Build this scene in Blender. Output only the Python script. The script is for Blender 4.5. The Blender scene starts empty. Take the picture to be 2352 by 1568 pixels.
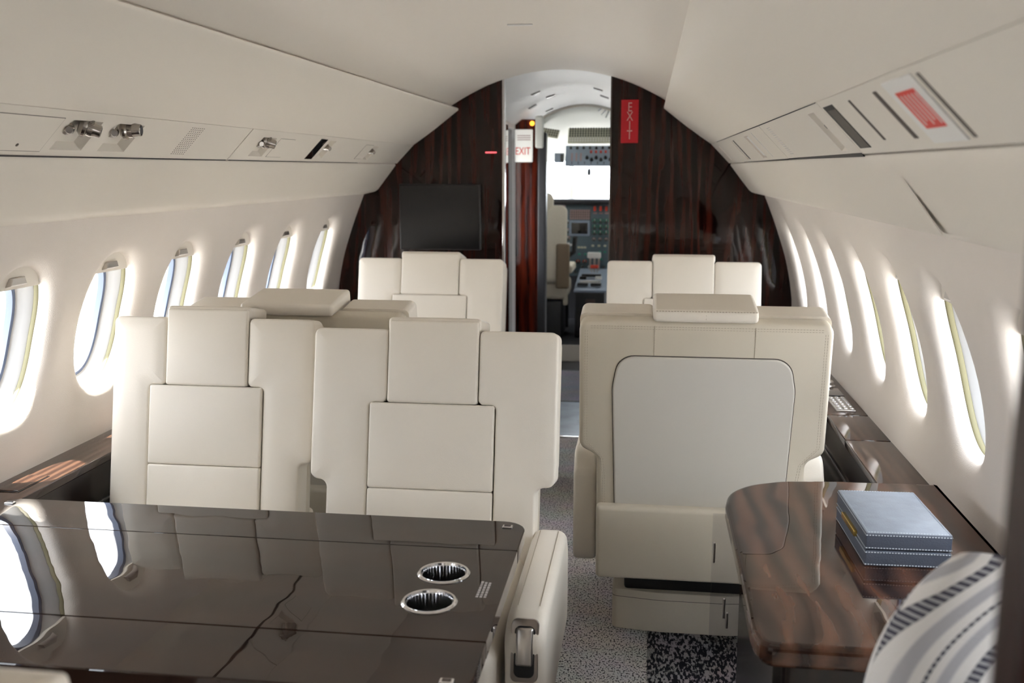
import bpy, bmesh, math, random
from mathutils import Vector, Matrix
random.seed(7)
S = bpy.context.scene
C = S.collection
# ------------------------------------------------------------------ camera, world, sun, exposure
TH = math.atan(.1353); PH = math.atan(.1732)
cd = bpy.data.cameras.new('camera'); cam = bpy.data.objects.new('camera', cd); C.objects.link(cam)
cam.location = (.44, 0, 1.37)
cam.rotation_euler = (math.pi/2-PH, 0, TH)
cd.sensor_width = 36; cd.lens = 36*2287/2352; cd.clip_start = .05; cd.clip_end = 400
cd.dof.use_dof = True; cd.dof.focus_distance = 2.55; cd.dof.aperture_fstop = 4.5
S.camera = cam
w = bpy.data.worlds.new('sky'); S.world = w; w.use_nodes = True
bg = w.node_tree.nodes['Background']; bg.inputs[0].default_value = (.90, .95, 1, 1); bg.inputs[1].default_value = 6.2
sd = bpy.data.lights.new('sun', 'SUN'); sd.energy = 14; sd.angle = .01; sd.color = (1, .95, .86)
sun = bpy.data.objects.new('sun', sd); C.objects.link(sun)
sun.rotation_euler = Vector((.30, .12, -.95)).to_track_quat('-Z', 'Y').to_euler()
vs = S.view_settings
vs.view_transform = 'Standard'; vs.look = 'None'; vs.gamma = 1; vs.use_curve_mapping = False
vs.exposure = 1.22

# ------------------------------------------------------------------ materials
MATS = {}
def nodes(name):
    m = bpy.data.materials.new(name); m.use_nodes = True
    nt = m.node_tree; b = nt.nodes['Principled BSDF']
    MATS[name] = m
    return m, nt, b
def setp(b, **k):
    for a, v in k.items():
        b.inputs[a.replace('_', ' ')].default_value = v
def plain(name, col, rough=.5, metal=0, spec=.5, coat=0, bump=0, bscale=300, var=0, vscale=3, coatr=.03):
    m, nt, b = nodes(name)
    setp(b, Base_Color=(*col, 1), Roughness=rough, Metallic=metal)
    b.inputs['Specular IOR Level'].default_value = spec
    b.inputs['Coat Weight'].default_value = coat; b.inputs['Coat Roughness'].default_value = coatr
    tc = nt.nodes.new('ShaderNodeTexCoord')
    if var:
        n = nt.nodes.new('ShaderNodeTexNoise'); n.inputs['Scale'].default_value = vscale; n.inputs['Detail'].default_value = 3
        r = nt.nodes.new('ShaderNodeValToRGB')
        r.color_ramp.elements[0].position = .3; r.color_ramp.elements[1].position = .7
        r.color_ramp.elements[0].color = (*[c*(1-var) for c in col], 1); r.color_ramp.elements[1].color = (*[min(1, c*(1+var)) for c in col], 1)
        nt.links.new(tc.outputs['Object'], n.inputs['Vector']); nt.links.new(n.outputs['Fac'], r.inputs[0]); nt.links.new(r.outputs[0], b.inputs['Base Color'])
    if bump:
        n = nt.nodes.new('ShaderNodeTexNoise'); n.inputs['Scale'].default_value = bscale; n.inputs['Detail'].default_value = 2
        bp = nt.nodes.new('ShaderNodeBump'); bp.inputs['Strength'].default_value = bump; bp.inputs['Distance'].default_value = .002
        nt.links.new(tc.outputs['Object'], n.inputs['Vector']); nt.links.new(n.outputs['Fac'], bp.inputs['Height']); nt.links.new(bp.outputs[0], b.inputs['Normal'])
    return m
def wood(name, dark, light, axis='Z', scale=6, rough=.12, coat=1, stretch=.12, dist=5, ior=1.5):
    m, nt, b = nodes(name)
    setp(b, Roughness=rough); b.inputs['IOR'].default_value = ior
    tc = nt.nodes.new('ShaderNodeTexCoord'); mp = nt.nodes.new('ShaderNodeMapping')
    sc = [1, 1, 1]; sc['XYZ'.index(axis)] = stretch; mp.inputs['Scale'].default_value = sc
    nt.links.new(tc.outputs['Object'], mp.inputs['Vector'])
    n1 = nt.nodes.new('ShaderNodeTexNoise'); n1.inputs['Scale'].default_value = scale; n1.inputs['Detail'].default_value = 6; n1.inputs['Distortion'].default_value = 1.2
    wv = nt.nodes.new('ShaderNodeTexWave'); wv.wave_type = 'BANDS'; wv.bands_direction = 'X' if axis != 'X' else 'Y'
    wv.inputs['Scale'].default_value = scale*1.1; wv.inputs['Distortion'].default_value = dist; wv.inputs['Detail'].default_value = 4; wv.inputs['Detail Scale'].default_value = 1.6
    nt.links.new(mp.outputs[0], n1.inputs['Vector']); nt.links.new(mp.outputs[0], wv.inputs['Vector'])
    mx = nt.nodes.new('ShaderNodeMath'); mx.operation = 'MULTIPLY'
    nt.links.new(n1.outputs['Fac'], mx.inputs[0]); nt.links.new(wv.outputs['Fac'], mx.inputs[1])
    r = nt.nodes.new('ShaderNodeValToRGB'); e = r.color_ramp.elements
    e[0].position = .08; e[0].color = (*dark, 1); e[1].position = .55; e[1].color = (*light, 1)
    nt.links.new(mx.outputs[0], r.inputs[0]); nt.links.new(r.outputs[0], b.inputs['Base Color'])
    return m
def veneer(name, dark, light, axis='Z', fine=40, fig=4, stretch=.05, rough=.05, ior=1.45, figmix=.5, lo=.36, hi=.68, warp=2.0, wavy=0):
    """polished veneer: fine fibres along `axis` over a slow wandering figure"""
    m, nt, b = nodes(name); setp(b, Roughness=rough); b.inputs['IOR'].default_value = ior
    tc = nt.nodes.new('ShaderNodeTexCoord'); mp = nt.nodes.new('ShaderNodeMapping'); sc = [1, 1, 1]; sc['XYZ'.index(axis)] = stretch; mp.inputs['Scale'].default_value = sc
    m2 = nt.nodes.new('ShaderNodeMapping'); sc = [1, 1, 1]; sc['XYZ'.index(axis)] = stretch*4; m2.inputs['Scale'].default_value = sc
    nt.links.new(tc.outputs['Object'], mp.inputs['Vector']); nt.links.new(tc.outputs['Object'], m2.inputs['Vector'])
    n1 = nt.nodes.new('ShaderNodeTexNoise'); n1.inputs['Scale'].default_value = fine; n1.inputs['Detail'].default_value = 5; n1.inputs['Roughness'].default_value = .6; n1.inputs['Distortion'].default_value = .3
    n2 = nt.nodes.new('ShaderNodeTexWave'); n2.bands_direction = 'X' if axis != 'X' else 'Y'; n2.inputs['Scale'].default_value = fig; n2.inputs['Distortion'].default_value = warp; n2.inputs['Detail'].default_value = 2.5; n2.inputs['Detail Scale'].default_value = .9
    nt.links.new(mp.outputs[0], n1.inputs['Vector']); nt.links.new(m2.outputs[0], n2.inputs['Vector'])
    mx = nt.nodes.new('ShaderNodeMix'); mx.data_type = 'FLOAT'; mx.inputs[0].default_value = figmix
    nt.links.new(n1.outputs['Fac'], mx.inputs[2]); nt.links.new(n2.outputs['Fac'], mx.inputs[3])
    r = nt.nodes.new('ShaderNodeValToRGB'); e = r.color_ramp.elements; e[0].position = lo; e[0].color = (*dark, 1); e[1].position = hi; e[1].color = (*light, 1)
    nt.links.new(mx.outputs[0], r.inputs[0]); nt.links.new(r.outputs[0], b.inputs['Base Color'])
    if wavy:      # lacquer is never perfectly flat
        n3 = nt.nodes.new('ShaderNodeTexNoise'); n3.inputs['Scale'].default_value = 9; n3.inputs['Detail'].default_value = 1
        bp = nt.nodes.new('ShaderNodeBump'); bp.inputs['Strength'].default_value = 1; bp.inputs['Distance'].default_value = wavy
        nt.links.new(tc.outputs['Object'], n3.inputs['Vector']); nt.links.new(n3.outputs['Fac'], bp.inputs['Height']); nt.links.new(bp.outputs[0], b.inputs['Normal'])
    return m
def carpet(name, lo, hi, scale, thr, streak=1):
    m, nt, b = nodes(name); setp(b, Roughness=.95); b.inputs['Specular IOR Level'].default_value = .15
    tc = nt.nodes.new('ShaderNodeTexCoord'); mp = nt.nodes.new('ShaderNodeMapping'); mp.inputs['Scale'].default_value = (1, 1/streak, 1)
    n = nt.nodes.new('ShaderNodeTexNoise'); n.inputs['Scale'].default_value = scale; n.inputs['Detail'].default_value = 1
    r = nt.nodes.new('ShaderNodeValToRGB'); e = r.color_ramp.elements
    e[0].position = thr-.06; e[0].color = (*lo, 1); e[1].position = thr+.06; e[1].color = (*hi, 1)
    n2 = nt.nodes.new('ShaderNodeTexNoise'); n2.inputs['Scale'].default_value = 7; n2.inputs['Detail'].default_value = 3
    mx = nt.nodes.new('ShaderNodeMix'); mx.data_type = 'RGBA'; mx.blend_type = 'MULTIPLY'; mx.inputs[0].default_value = .35
    nt.links.new(tc.outputs['Object'], mp.inputs['Vector']); nt.links.new(mp.outputs[0], n.inputs['Vector']); nt.links.new(tc.outputs['Object'], n2.inputs['Vector'])
    nt.links.new(n.outputs['Fac'], r.inputs[0]); nt.links.new(r.outputs[0], mx.inputs[6]); nt.links.new(n2.outputs['Color'], mx.inputs[7])
    nt.links.new(mx.outputs[2], b.inputs['Base Color'])
    bp = nt.nodes.new('ShaderNodeBump'); bp.inputs['Strength'].default_value = .6; bp.inputs['Distance'].default_value = .004
    nt.links.new(n.outputs['Fac'], bp.inputs['Height']); nt.links.new(bp.outputs[0], b.inputs['Normal'])
    return m
def glass(name, tint=(1, 1, 1), gl=.06):
    m, nt, b = nodes(name); nt.nodes.remove(b); out = nt.nodes['Material Output']
    t = nt.nodes.new('ShaderNodeBsdfTransparent'); t.inputs[0].default_value = (*tint, 1)
    g = nt.nodes.new('ShaderNodeBsdfGlossy'); g.inputs['Roughness'].default_value = .02
    mx = nt.nodes.new('ShaderNodeMixShader'); mx.inputs[0].default_value = gl
    nt.links.new(t.outputs[0], mx.inputs[1]); nt.links.new(g.outputs[0], mx.inputs[2]); nt.links.new(mx.outputs[0], out.inputs[0])
    return m
def emit(name, col, st):
    m, nt, b = nodes(name); setp(b, Base_Color=(*col, 1)); b.inputs['Emission Color'].default_value = (*col, 1); b.inputs['Emission Strength'].default_value = st
    return m

plain('leather', (.84, .775, .68), .42, spec=.4, bump=.12, bscale=500, var=.025, vscale=2)
plain('leather_back', (.68, .615, .505), .36, spec=.45, bump=.10, bscale=500, var=.03, vscale=3)
plain('hard_shell', (.66, .625, .565), .40, spec=.45)
plain('thread', (.52, .45, .35), .8)
plain('seam', (.10, .085, .07), .9)
plain('side_fabric', (.80, .735, .675), .62, spec=.35, bump=.35, bscale=420, var=.02)
plain('panel_cream', (.79, .735, .655), .55, spec=.35, bump=.05, bscale=600)
plain('ceiling_cream', (.80, .745, .675), .6, spec=.3, bump=.05, bscale=600)
plain('service_cream', (.78, .73, .655), .45, spec=.4)
plain('reveal_white', (.52, .52, .52), .45)
plain('gasket_blue', (.10, .125, .19), .5)
plain('seal_olive', (.22, .20, .11), .6)
plain('black', (.006, .006, .007), .5)
plain('black_gloss', (.006, .006, .008), .08, coat=1)
plain('charcoal', (.03, .03, .034), .45)
plain('nickel', (.62, .59, .56), .30, metal=1)
plain('chrome', (.75, .75, .76), .10, metal=1)
plain('gold', (.75, .52, .14), .25, metal=1)
plain('vent_metal', (.40, .37, .34), .22, metal=1)
plain('bronze', (.36, .32, .29), .3, metal=1)
plain('dark_metal', (.10, .085, .075), .35, metal=.6)
veneer('wood_wall', (.0034, .0013, .0012), (.040, .0080, .0046), 'Z', 42, 5, .05, rough=.05, ior=1.43, figmix=.2, lo=.38, hi=.68, warp=14, wavy=.0012)
veneer('wood_red', (.022, .003, .002), (.13, .018, .007), 'Z', 34, 5, .06, rough=.10, ior=1.45, figmix=.22, lo=.36, hi=.66, warp=10)
veneer('wood_table', (.015, .008, .0062), (.030, .0160, .0112), 'X', 24, 2, .12, rough=.012, ior=1.48, figmix=.45, lo=.3, hi=.72, warp=8, wavy=.0006)
veneer('wood_desk', (.020, .0095, .007), (.105, .046, .027), 'Y', 34, 4.5, .14, rough=.02, ior=1.46, figmix=.4, lo=.30, hi=.74, warp=9, wavy=.0006)
veneer('wood_ledge', (.026, .013, .009), (.085, .043, .026), 'Y', 60, 12, .05, rough=.08, ior=1.5, figmix=.4)
veneer('wood_post', (.005, .0018, .0016), (.018, .0045, .003), 'Z', 40, 8, .05, rough=.35, ior=1.35)
veneer('wood_dark', (.004, .0028, .0028), (.012, .007, .006), 'Y', 40, 8, .05, rough=.2, ior=1.45)
carpet('carpet_light', (.06, .055, .06), (.62, .58, .58), 190, .43, 1.4)
carpet('carpet_dark', (.012, .011, .016), (.30, .28, .29), 150, .52, 3)
carpet('carpet_entry', (.14, .14, .17), (.36, .36, .41), 160, .46, 1)
plain('entry_plate', (.40, .47, .56), .25, spec=.7, var=.15, vscale=8)
glass('pane', (.97, .98, 1), .04)
glass('acrylic', (.93, .93, .94), .05)
plain('screen', (.004, .004, .005), .26, spec=.4)
plain('screen_frame', (.012, .011, .011), .35)
emit('sign_red', (.34, .002, .008), .10)
plain('sign_letter', (.55, .36, .33), .5)
plain('white_plastic', (.80, .79, .77), .4)
plain('entry_white', (.92, .91, .90), .5)
emit('sign_white', (.85, .84, .80), .12)
plain('red_ink', (.72, .05, .035), .5)
emit('red_lamp', (.9, .12, .14), .6)
emit('amber_lamp', (1, .36, .03), 1.5)
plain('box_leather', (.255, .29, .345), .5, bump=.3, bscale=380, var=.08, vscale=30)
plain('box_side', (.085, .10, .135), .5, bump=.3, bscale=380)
plain('box_thread', (.62, .68, .74), .8)
plain('cockpit_cream', (.60, .60, .555), .6)
plain('instrument_blue', (.11, .155, .185), .5)
plain('overhead_blue', (.30, .36, .46), .5)
plain('gauge_green', (.05, .28, .20), .5)
plain('orange_red', (.65, .06, .03), .5)
plain('pink_grey', (.42, .28, .27), .5)
plain('note_grey', (.45, .42, .41), .6)
plain('slot_grey', (.085, .075, .062), .5)
plain('olive_beige', (.58, .56, .42), .6)
plain('breaker', (.06, .065, .06), .5)
plain('sheepskin', (.62, .56, .46), .9, bump=.6, bscale=120)
plain('sheepskin_dark', (.22, .165, .11), .9, bump=.5, bscale=120)
plain('mid_brown', (.09, .07, .06), .6)
plain('apron', (.60, .59, .57), .9, var=.05, vscale=.4)
plain('hull_white', (.8, .8, .8), .4)

# striped pillow material
def pillow_mat():
    m, nt, b = nodes('pillow_cloth'); setp(b, Roughness=.95); b.inputs['Specular IOR Level'].default_value = .1
    tc = nt.nodes.new('ShaderNodeTexCoord'); sp = nt.nodes.new('ShaderNodeSeparateXYZ'); nt.links.new(tc.outputs['Object'], sp.inputs[0])
    # stripe pattern repeats along local z, period .135
    a = nt.nodes.new('ShaderNodeMath'); a.operation = 'ADD'; a.inputs[1].default_value = 5.0-.150
    sq = nt.nodes.new('ShaderNodeMath'); sq.operation = 'MULTIPLY'; nt.links.new(sp.outputs['X'], sq.inputs[0]); nt.links.new(sp.outputs['X'], sq.inputs[1])
    zz = nt.nodes.new('ShaderNodeMath'); zz.operation = 'ADD'; nt.links.new(sq.outputs[0], zz.inputs[0]); nt.links.new(sp.outputs['Z'], zz.inputs[1]); sq2 = nt.nodes.new('ShaderNodeMath'); sq2.operation = 'MULTIPLY'; sq2.inputs[1].default_value = 3.8; nt.links.new(sq.outputs[0], sq2.inputs[0]); nt.links.new(sq2.outputs[0], zz.inputs[0]); nt.links.new(zz.outputs[0], a.inputs[0])
    md = nt.nodes.new('ShaderNodeMath'); md.operation = 'MODULO'; md.inputs[1].default_value = .075
    nt.links.new(a.outputs[0], md.inputs[0])
    dv = nt.nodes.new('ShaderNodeMath'); dv.operation = 'DIVIDE'; dv.inputs[1].default_value = .075; nt.links.new(md.outputs[0], dv.inputs[0])
    r = nt.nodes.new('ShaderNodeValToRGB'); r.color_ramp.interpolation = 'LINEAR'
    white = (.80, .78, .76, 1); grey = (.47, .47, .50, 1); dk = (.075, .075, .10, 1)
    e = r.color_ramp.elements
    e[0].position = 0; e[0].color = white; e[1].position = 1; e[1].color = white
    for p, c in [(.05, white), (.06, dk), (.20, dk), (.21, white), (.34, white), (.37, grey), (.47, grey), (.50, white), (.58, white), (.585, dk), (.625, dk), (.63, white), (.74, white), (.77, grey), (.90, grey), (.93, white)]:
        n = e.new(p); n.color = c
    nt.links.new(dv.outputs[0], r.inputs[0])
    wv = nt.nodes.new('ShaderNodeTexWave'); wv.bands_direction = 'X'; wv.inputs['Scale'].default_value = 42; wv.inputs['Distortion'].default_value = .6
    nt.links.new(tc.outputs['Object'], wv.inputs['Vector'])
    # dark stripes are dashed: lift towards white with the wave
    mx = nt.nodes.new('ShaderNodeMix'); mx.data_type = 'RGBA'; mx.blend_type = 'LIGHTEN'
    rr = nt.nodes.new('ShaderNodeValToRGB'); rr.color_ramp.elements[0].position = .45; rr.color_ramp.elements[1].position = .7
    rr.color_ramp.elements[0].color = (0, 0, 0, 1); rr.color_ramp.elements[1].color = (.42, .42, .44, 1)
    nt.links.new(wv.outputs['Fac'], rr.inputs[0])
    mx.inputs[0].default_value = 1
    nt.links.new(r.outputs[0], mx.inputs[6]); nt.links.new(rr.outputs[0], mx.inputs[7]); nt.links.new(mx.outputs[2], b.inputs['Base Color'])
    n = nt.nodes.new('ShaderNodeTexNoise'); n.inputs['Scale'].default_value = 500; bp = nt.nodes.new('ShaderNodeBump'); bp.inputs['Strength'].default_value = .4; bp.inputs['Distance'].default_value = .002
    nt.links.new(tc.outputs['Object'], n.inputs['Vector']); nt.links.new(n.outputs['Fac'], bp.inputs['Height']); nt.links.new(bp.outputs[0], b.inputs['Normal'])
pillow_mat()

# ------------------------------------------------------------------ helpers
def link(name, me, mat, parent=None, smooth=True, angle=38):
    o = bpy.data.objects.new(name, me); C.objects.link(o)
    if mat and not me.materials: me.materials.append(MATS[mat])
    if smooth and len(me.polygons):
        me.shade_smooth(); me.set_sharp_from_angle(angle=math.radians(angle))
    if parent: o.parent = parent
    if name in STUFF: o['kind'] = 'stuff'
    return o
def obj(name, bm, mat, parent=None, smooth=True, angle=38):
    bmesh.ops.recalc_face_normals(bm, faces=bm.faces[:])
    me = bpy.data.meshes.new(name); bm.to_mesh(me); bm.free()
    return link(name, me, mat, parent, smooth, angle)
STUFF = {'stitching', 'speaker_holes', 'flutes', 'grip_ribs', 'print_lines', 'annunciator_lines', 'printed_note'}
def tag(o, label=None, cat=None, group=None, kind=None):
    if label: o['label'] = label
    if cat: o['category'] = cat
    if group: o['group'] = group
    if kind: o['kind'] = kind
    return o
def thing(name, label, cat, loc=(0, 0, 0), rotz=0, group=None):
    o = bpy.data.objects.new(name, None); C.objects.link(o); o.empty_display_size = .1
    o.location = loc; o.rotation_euler = (0, 0, rotz)
    return tag(o, label, cat, group)
def struct(o, label, cat=None):
    o['kind'] = 'structure'; o['label'] = label
    if cat: o['category'] = cat
    return o
def join(dst, src, M=None):
    me = bpy.data.meshes.new('tmp'); src.to_mesh(me); src.free()
    if M is not None: me.transform(M)
    dst.from_mesh(me); bpy.data.meshes.remove(me); return dst
def xf(bm, M):
    bmesh.ops.transform(bm, matrix=M, verts=bm.verts[:]); return bm
T = Matrix.Translation
def R(a, ax): return Matrix.Rotation(a, 4, ax)
def rbox(sx, sy, sz, r=.01, c=(0, 0, 0), seg=3, m=5, bulge=(0, 0, 0)):
    """rounded box, each side may bulge outward like a cushion"""
    bm = bmesh.new(); s = (sx, sy, sz); r = min(r, min(s)*.499)
    def co(L):
        h = L/2
        left = [-h + r*(1-math.tan(math.radians(45*(1-i/seg)))) for i in range(seg+1)]
        mid = [-(h-r) + 2*(h-r)*i/m for i in range(1, m)]
        return left + mid + [-x for x in reversed(left)]
    cs = [co(L) for L in s]
    for ax in range(3):
        u, v = [(1, 2), (0, 2), (0, 1)][ax]
        for sg in (-1, 1):
            g = []
            for a in cs[u]:
                row = []
                for b in cs[v]:
                    p = [0, 0, 0]; p[ax] = sg*s[ax]/2; p[u] = a; p[v] = b
                    q = [max(-(s[k]/2-r), min(s[k]/2-r, p[k])) for k in range(3)]
                    d = Vector([p[k]-q[k] for k in range(3)])
                    d = d.normalized()*r if d.length > 1e-9 else d
                    f = [q[k]+d[k] for k in range(3)]
                    n = [f[k]/(s[k]/2) for k in range(3)]
                    for k in range(3):
                        if bulge[k]:
                            a2, b2 = [j for j in range(3) if j != k]
                            f[k] += bulge[k]*n[k]*(1-n[a2]**2)*(1-n[b2]**2)
                    row.append(bm.verts.new((f[0]+c[0], f[1]+c[1], f[2]+c[2])))
                g.append(row)
            for i in range(len(g)-1):
                for j in range(len(g[0])-1):
                    bm.faces.new((g[i][j], g[i+1][j], g[i+1][j+1], g[i][j+1]))
    bmesh.ops.remove_doubles(bm, verts=bm.verts[:], dist=1e-5)
    return bm
def box(x0, x1, y0, y1, z0, z1, bev=0, seg=2):
    bm = bmesh.new()
    v = [bm.verts.new(p) for p in [(x0, y0, z0), (x1, y0, z0), (x1, y1, z0), (x0, y1, z0), (x0, y0, z1), (x1, y0, z1), (x1, y1, z1), (x0, y1, z1)]]
    for f in [(0, 3, 2, 1), (4, 5, 6, 7), (0, 1, 5, 4), (1, 2, 6, 5), (2, 3, 7, 6), (3, 0, 4, 7)]: bm.faces.new([v[i] for i in f])
    if bev: bmesh.ops.bevel(bm, geom=bm.edges[:], offset=bev, segments=seg, profile=.5, affect='EDGES', clamp_overlap=True)
    return bm
def round_poly(pts, rad, seg=6):
    out = []; n = len(pts)
    for i in range(n):
        p = Vector(pts[i]); a = Vector(pts[i-1]); b = Vector(pts[(i+1) % n]); r = rad[i] if isinstance(rad, (list, tuple)) else rad
        if r <= 0: out.append(tuple(p)); continue
        u = (a-p).normalized(); v = (b-p).normalized(); ang = u.angle(v)
        d = min(r/math.tan(ang/2), (a-p).length*.49, (b-p).length*.49); rr = d*math.tan(ang/2)
        c = p + (u+v).normalized()*(rr/math.sin(ang/2))
        s = p+u*d-c; e = p+v*d-c; a0 = math.atan2(s.y, s.x); a1 = math.atan2(e.y, e.x); da = (a1-a0+math.pi) % (2*math.pi)-math.pi
        for k in range(seg+1):
            t = a0+da*k/seg; out.append((c.x+rr*math.cos(t), c.y+rr*math.sin(t)))
    return out
def prism(outline, d0, d1, bev=0, axis='Y', seg=3, puff=0, puffw=.03, back=True):
    """outline in the two axes other than `axis`; extruded from d0 (front) to d1"""
    bm = bmesh.new()
    def P(p, d):
        return {'Y': (p[0], d, p[1]), 'Z': (p[0], p[1], d), 'X': (d, p[0], p[1])}[axis]
    a = [bm.verts.new(P(p, d0)) for p in outline]; b = [bm.verts.new(P(p, d1)) for p in outline]
    n = len(outline)
    fa = bm.faces.new(a); fb = bm.faces.new(list(reversed(b)))
    for i in range(n): bm.faces.new((a[i], b[i], b[(i+1) % n], a[(i+1) % n]))
    bmesh.ops.recalc_face_normals(bm, faces=bm.faces[:])
    if bev:
        ed = list(fa.edges) + (list(fb.edges) if back else [])
        bmesh.ops.bevel(bm, geom=ed, offset=bev, segments=seg, profile=.5, affect='EDGES', clamp_overlap=False)
    if puff:
        fs = sorted(bm.faces, key=lambda f: -f.calc_area())[:2] if back else sorted(bm.faces, key=lambda f: -f.calc_area())[:2]
        tgt = [f for f in fs if abs(f.calc_center_median()['XYZ'.index(axis)]-d0) < 1e-3]
        if tgt:
            bmesh.ops.inset_region(bm, faces=tgt, thickness=puffw, depth=puff*.7, use_even_offset=True)
            bmesh.ops.inset_region(bm, faces=tgt, thickness=puffw, depth=puff*.3, use_even_offset=True)
    return bm
def miter(pts, d):
    out = []; n = len(pts); area = sum(pts[i][0]*pts[(i+1) % n][1]-pts[(i+1) % n][0]*pts[i][1] for i in range(n)); sg = 1 if area > 0 else -1
    for i in range(n):
        p = Vector(pts[i]); e0 = (p-Vector(pts[i-1])).normalized(); e1 = (Vector(pts[(i+1) % n])-p).normalized()
        n0 = Vector((-e0.y, e0.x))*sg; n1 = Vector((-e1.y, e1.x))*sg; m = n0+n1; m = m/max(m.length_squared, .1)*2
        out.append((p.x+m.x*d, p.y+m.y*d, sg*(e0.x*e1.y-e0.y*e1.x) > 0))
    return out
def pad(pts, rad, d0, d1, bev=.012, puff=.004, axis='Y', seg=4, pw=.04, cseg=5):
    """upholstered pad: rounded outline, rolled front edge (at d0), slightly crowned face"""
    rings = []
    def ring(off, d):
        mp = miter(pts, off); q = round_poly([(x, y) for x, y, c in mp], [max(.0006, r-off) if c else r+off for (x, y, c), r in zip(mp, rad)], cseg)
        return [{'Y': (x, d, y), 'Z': (x, y, d), 'X': (d, x, y)}[axis] for x, y in q]
    s = 1 if d1 > d0 else -1
    rings.append(ring(0, d1))
    for k in range(seg+1):
        t = math.pi/2*k/seg; rings.append(ring(bev*(1-math.cos(t)), d0+s*bev*(1-math.sin(t))))
    for k in (1, 2, 3): rings.append(ring(bev+pw*k/3, d0-s*puff*(1-(1-k/3)**2)))
    return loft(rings, True, True)
def loft(rings, close=True, cap=False):
    bm = bmesh.new(); V = [[bm.verts.new(p) for p in r] for r in rings]; n = len(rings[0])
    for i in range(len(V)-1):
        for j in range(n if close else n-1):
            k = (j+1) % n; bm.faces.new((V[i][j], V[i][k], V[i+1][k], V[i+1][j]))
    if cap: bm.faces.new(V[0]); bm.faces.new(list(reversed(V[-1])))
    return bm
def cyl(p0, p1, r0, r1=None, n=16, cap=True):
    r1 = r0 if r1 is None else r1; p0 = Vector(p0); p1 = Vector(p1); d = (p1-p0).normalized()
    q = d.to_track_quat('Z', 'Y').to_matrix(); u = q @ Vector((1, 0, 0)); v = q @ Vector((0, 1, 0))
    return loft([[p0+r0*(u*math.cos(2*math.pi*i/n)+v*math.sin(2*math.pi*i/n)) for i in range(n)], [p1+r1*(u*math.cos(2*math.pi*i/n)+v*math.sin(2*math.pi*i/n)) for i in range(n)]], True, cap)
def lathe(prof, n=24, axis='Z', c=(0, 0, 0), cap=False):
    rings = []
    for r, h in prof:
        ring = []
        for i in range(n):
            a = 2*math.pi*i/n; x, y = r*math.cos(a), r*math.sin(a)
            p = {'Z': (x, y, h), 'Y': (x, h, y), 'X': (h, x, y)}[axis]; ring.append((p[0]+c[0], p[1]+c[1], p[2]+c[2]))
        rings.append(ring)
    return loft(rings, True, cap)
def tube(pts, r, n=8):
    rings = []; pts = [Vector(p) for p in pts]
    for i, p in enumerate(pts):
        d = (pts[min(i+1, len(pts)-1)]-pts[max(i-1, 0)]).normalized(); q = d.to_track_quat('Z', 'Y').to_matrix()
        rings.append([p+q @ Vector((r*math.cos(2*math.pi*k/n), r*math.sin(2*math.pi*k/n), 0)) for k in range(n)])
    return loft(rings, True, True)
def dashes(lines, M=None, L=.0048, gap=.0028, w=.0011):
    """stitches: small thread dashes along each polyline"""
    bm = bmesh.new()
    for pts in lines:
        pts = [Vector(p) for p in pts]
        for a, b in zip(pts[:-1], pts[1:]):
            ln = (b-a).length; n = max(1, int(ln/(L+gap))); d = (b-a)/n; t = d*(L/(L+gap)); q = d.normalized().to_track_quat('Z', 'Y').to_matrix()
            u = q @ Vector((w, 0, 0)); v = q @ Vector((0, w, 0))
            for i in range(n):
                p = a+d*i; r0 = [bm.verts.new(p+x) for x in (u, v, -u, -v)]; r1 = [bm.verts.new(p+t+x) for x in (u, v, -u, -v)]
                for k in range(4): bm.faces.new((r0[k], r0[(k+1) % 4], r1[(k+1) % 4], r1[k]))
    if M is not None: xf(bm, M)
    return bm
def text(s, size, ext=.0008, align='CENTER', spacing=1):
    cu = bpy.data.curves.new('txt', 'FONT'); cu.body = s; cu.size = size; cu.extrude = ext; cu.align_x = align; cu.align_y = 'CENTER'; cu.space_line = spacing
    o = bpy.data.objects.new('txt', cu); C.objects.link(o); dg = bpy.context.evaluated_depsgraph_get(); dg.update()
    me = bpy.data.meshes.new_from_object(o.evaluated_get(dg)); bpy.data.objects.remove(o); bpy.data.curves.remove(cu)
    return me
def copy_tree(o, parent=None):
    c = o.copy(); C.objects.link(c); c.parent = parent
    for ch in list(o.children): copy_tree(ch, c)
    return c
def interp(tab, t):
    if t <= tab[0][0]: return tab[0][1]
    for (a, x), (b, y) in zip(tab[:-1], tab[1:]):
        if t <= b: return x+(y-x)*(t-a)/(b-a)
    return tab[-1][1]
def smooth_tab(pts, n=10):
    """Catmull-Rom through (t, x) points -> dense table"""
    out = []
    for i in range(len(pts)-1):
        p0 = pts[max(i-1, 0)]; p1 = pts[i]; p2 = pts[i+1]; p3 = pts[min(i+2, len(pts)-1)]
        for k in range(n):
            t = k/n
            f = lambda a, b, c, d: .5*((2*b)+(-a+c)*t+(2*a-5*b+4*c-d)*t*t+(-a+3*b-3*c+d)*t**3)
            out.append((f(p0[0], p1[0], p2[0], p3[0]), f(p0[1], p1[1], p2[1], p3[1])))
    out.append(pts[-1]); return out

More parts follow.
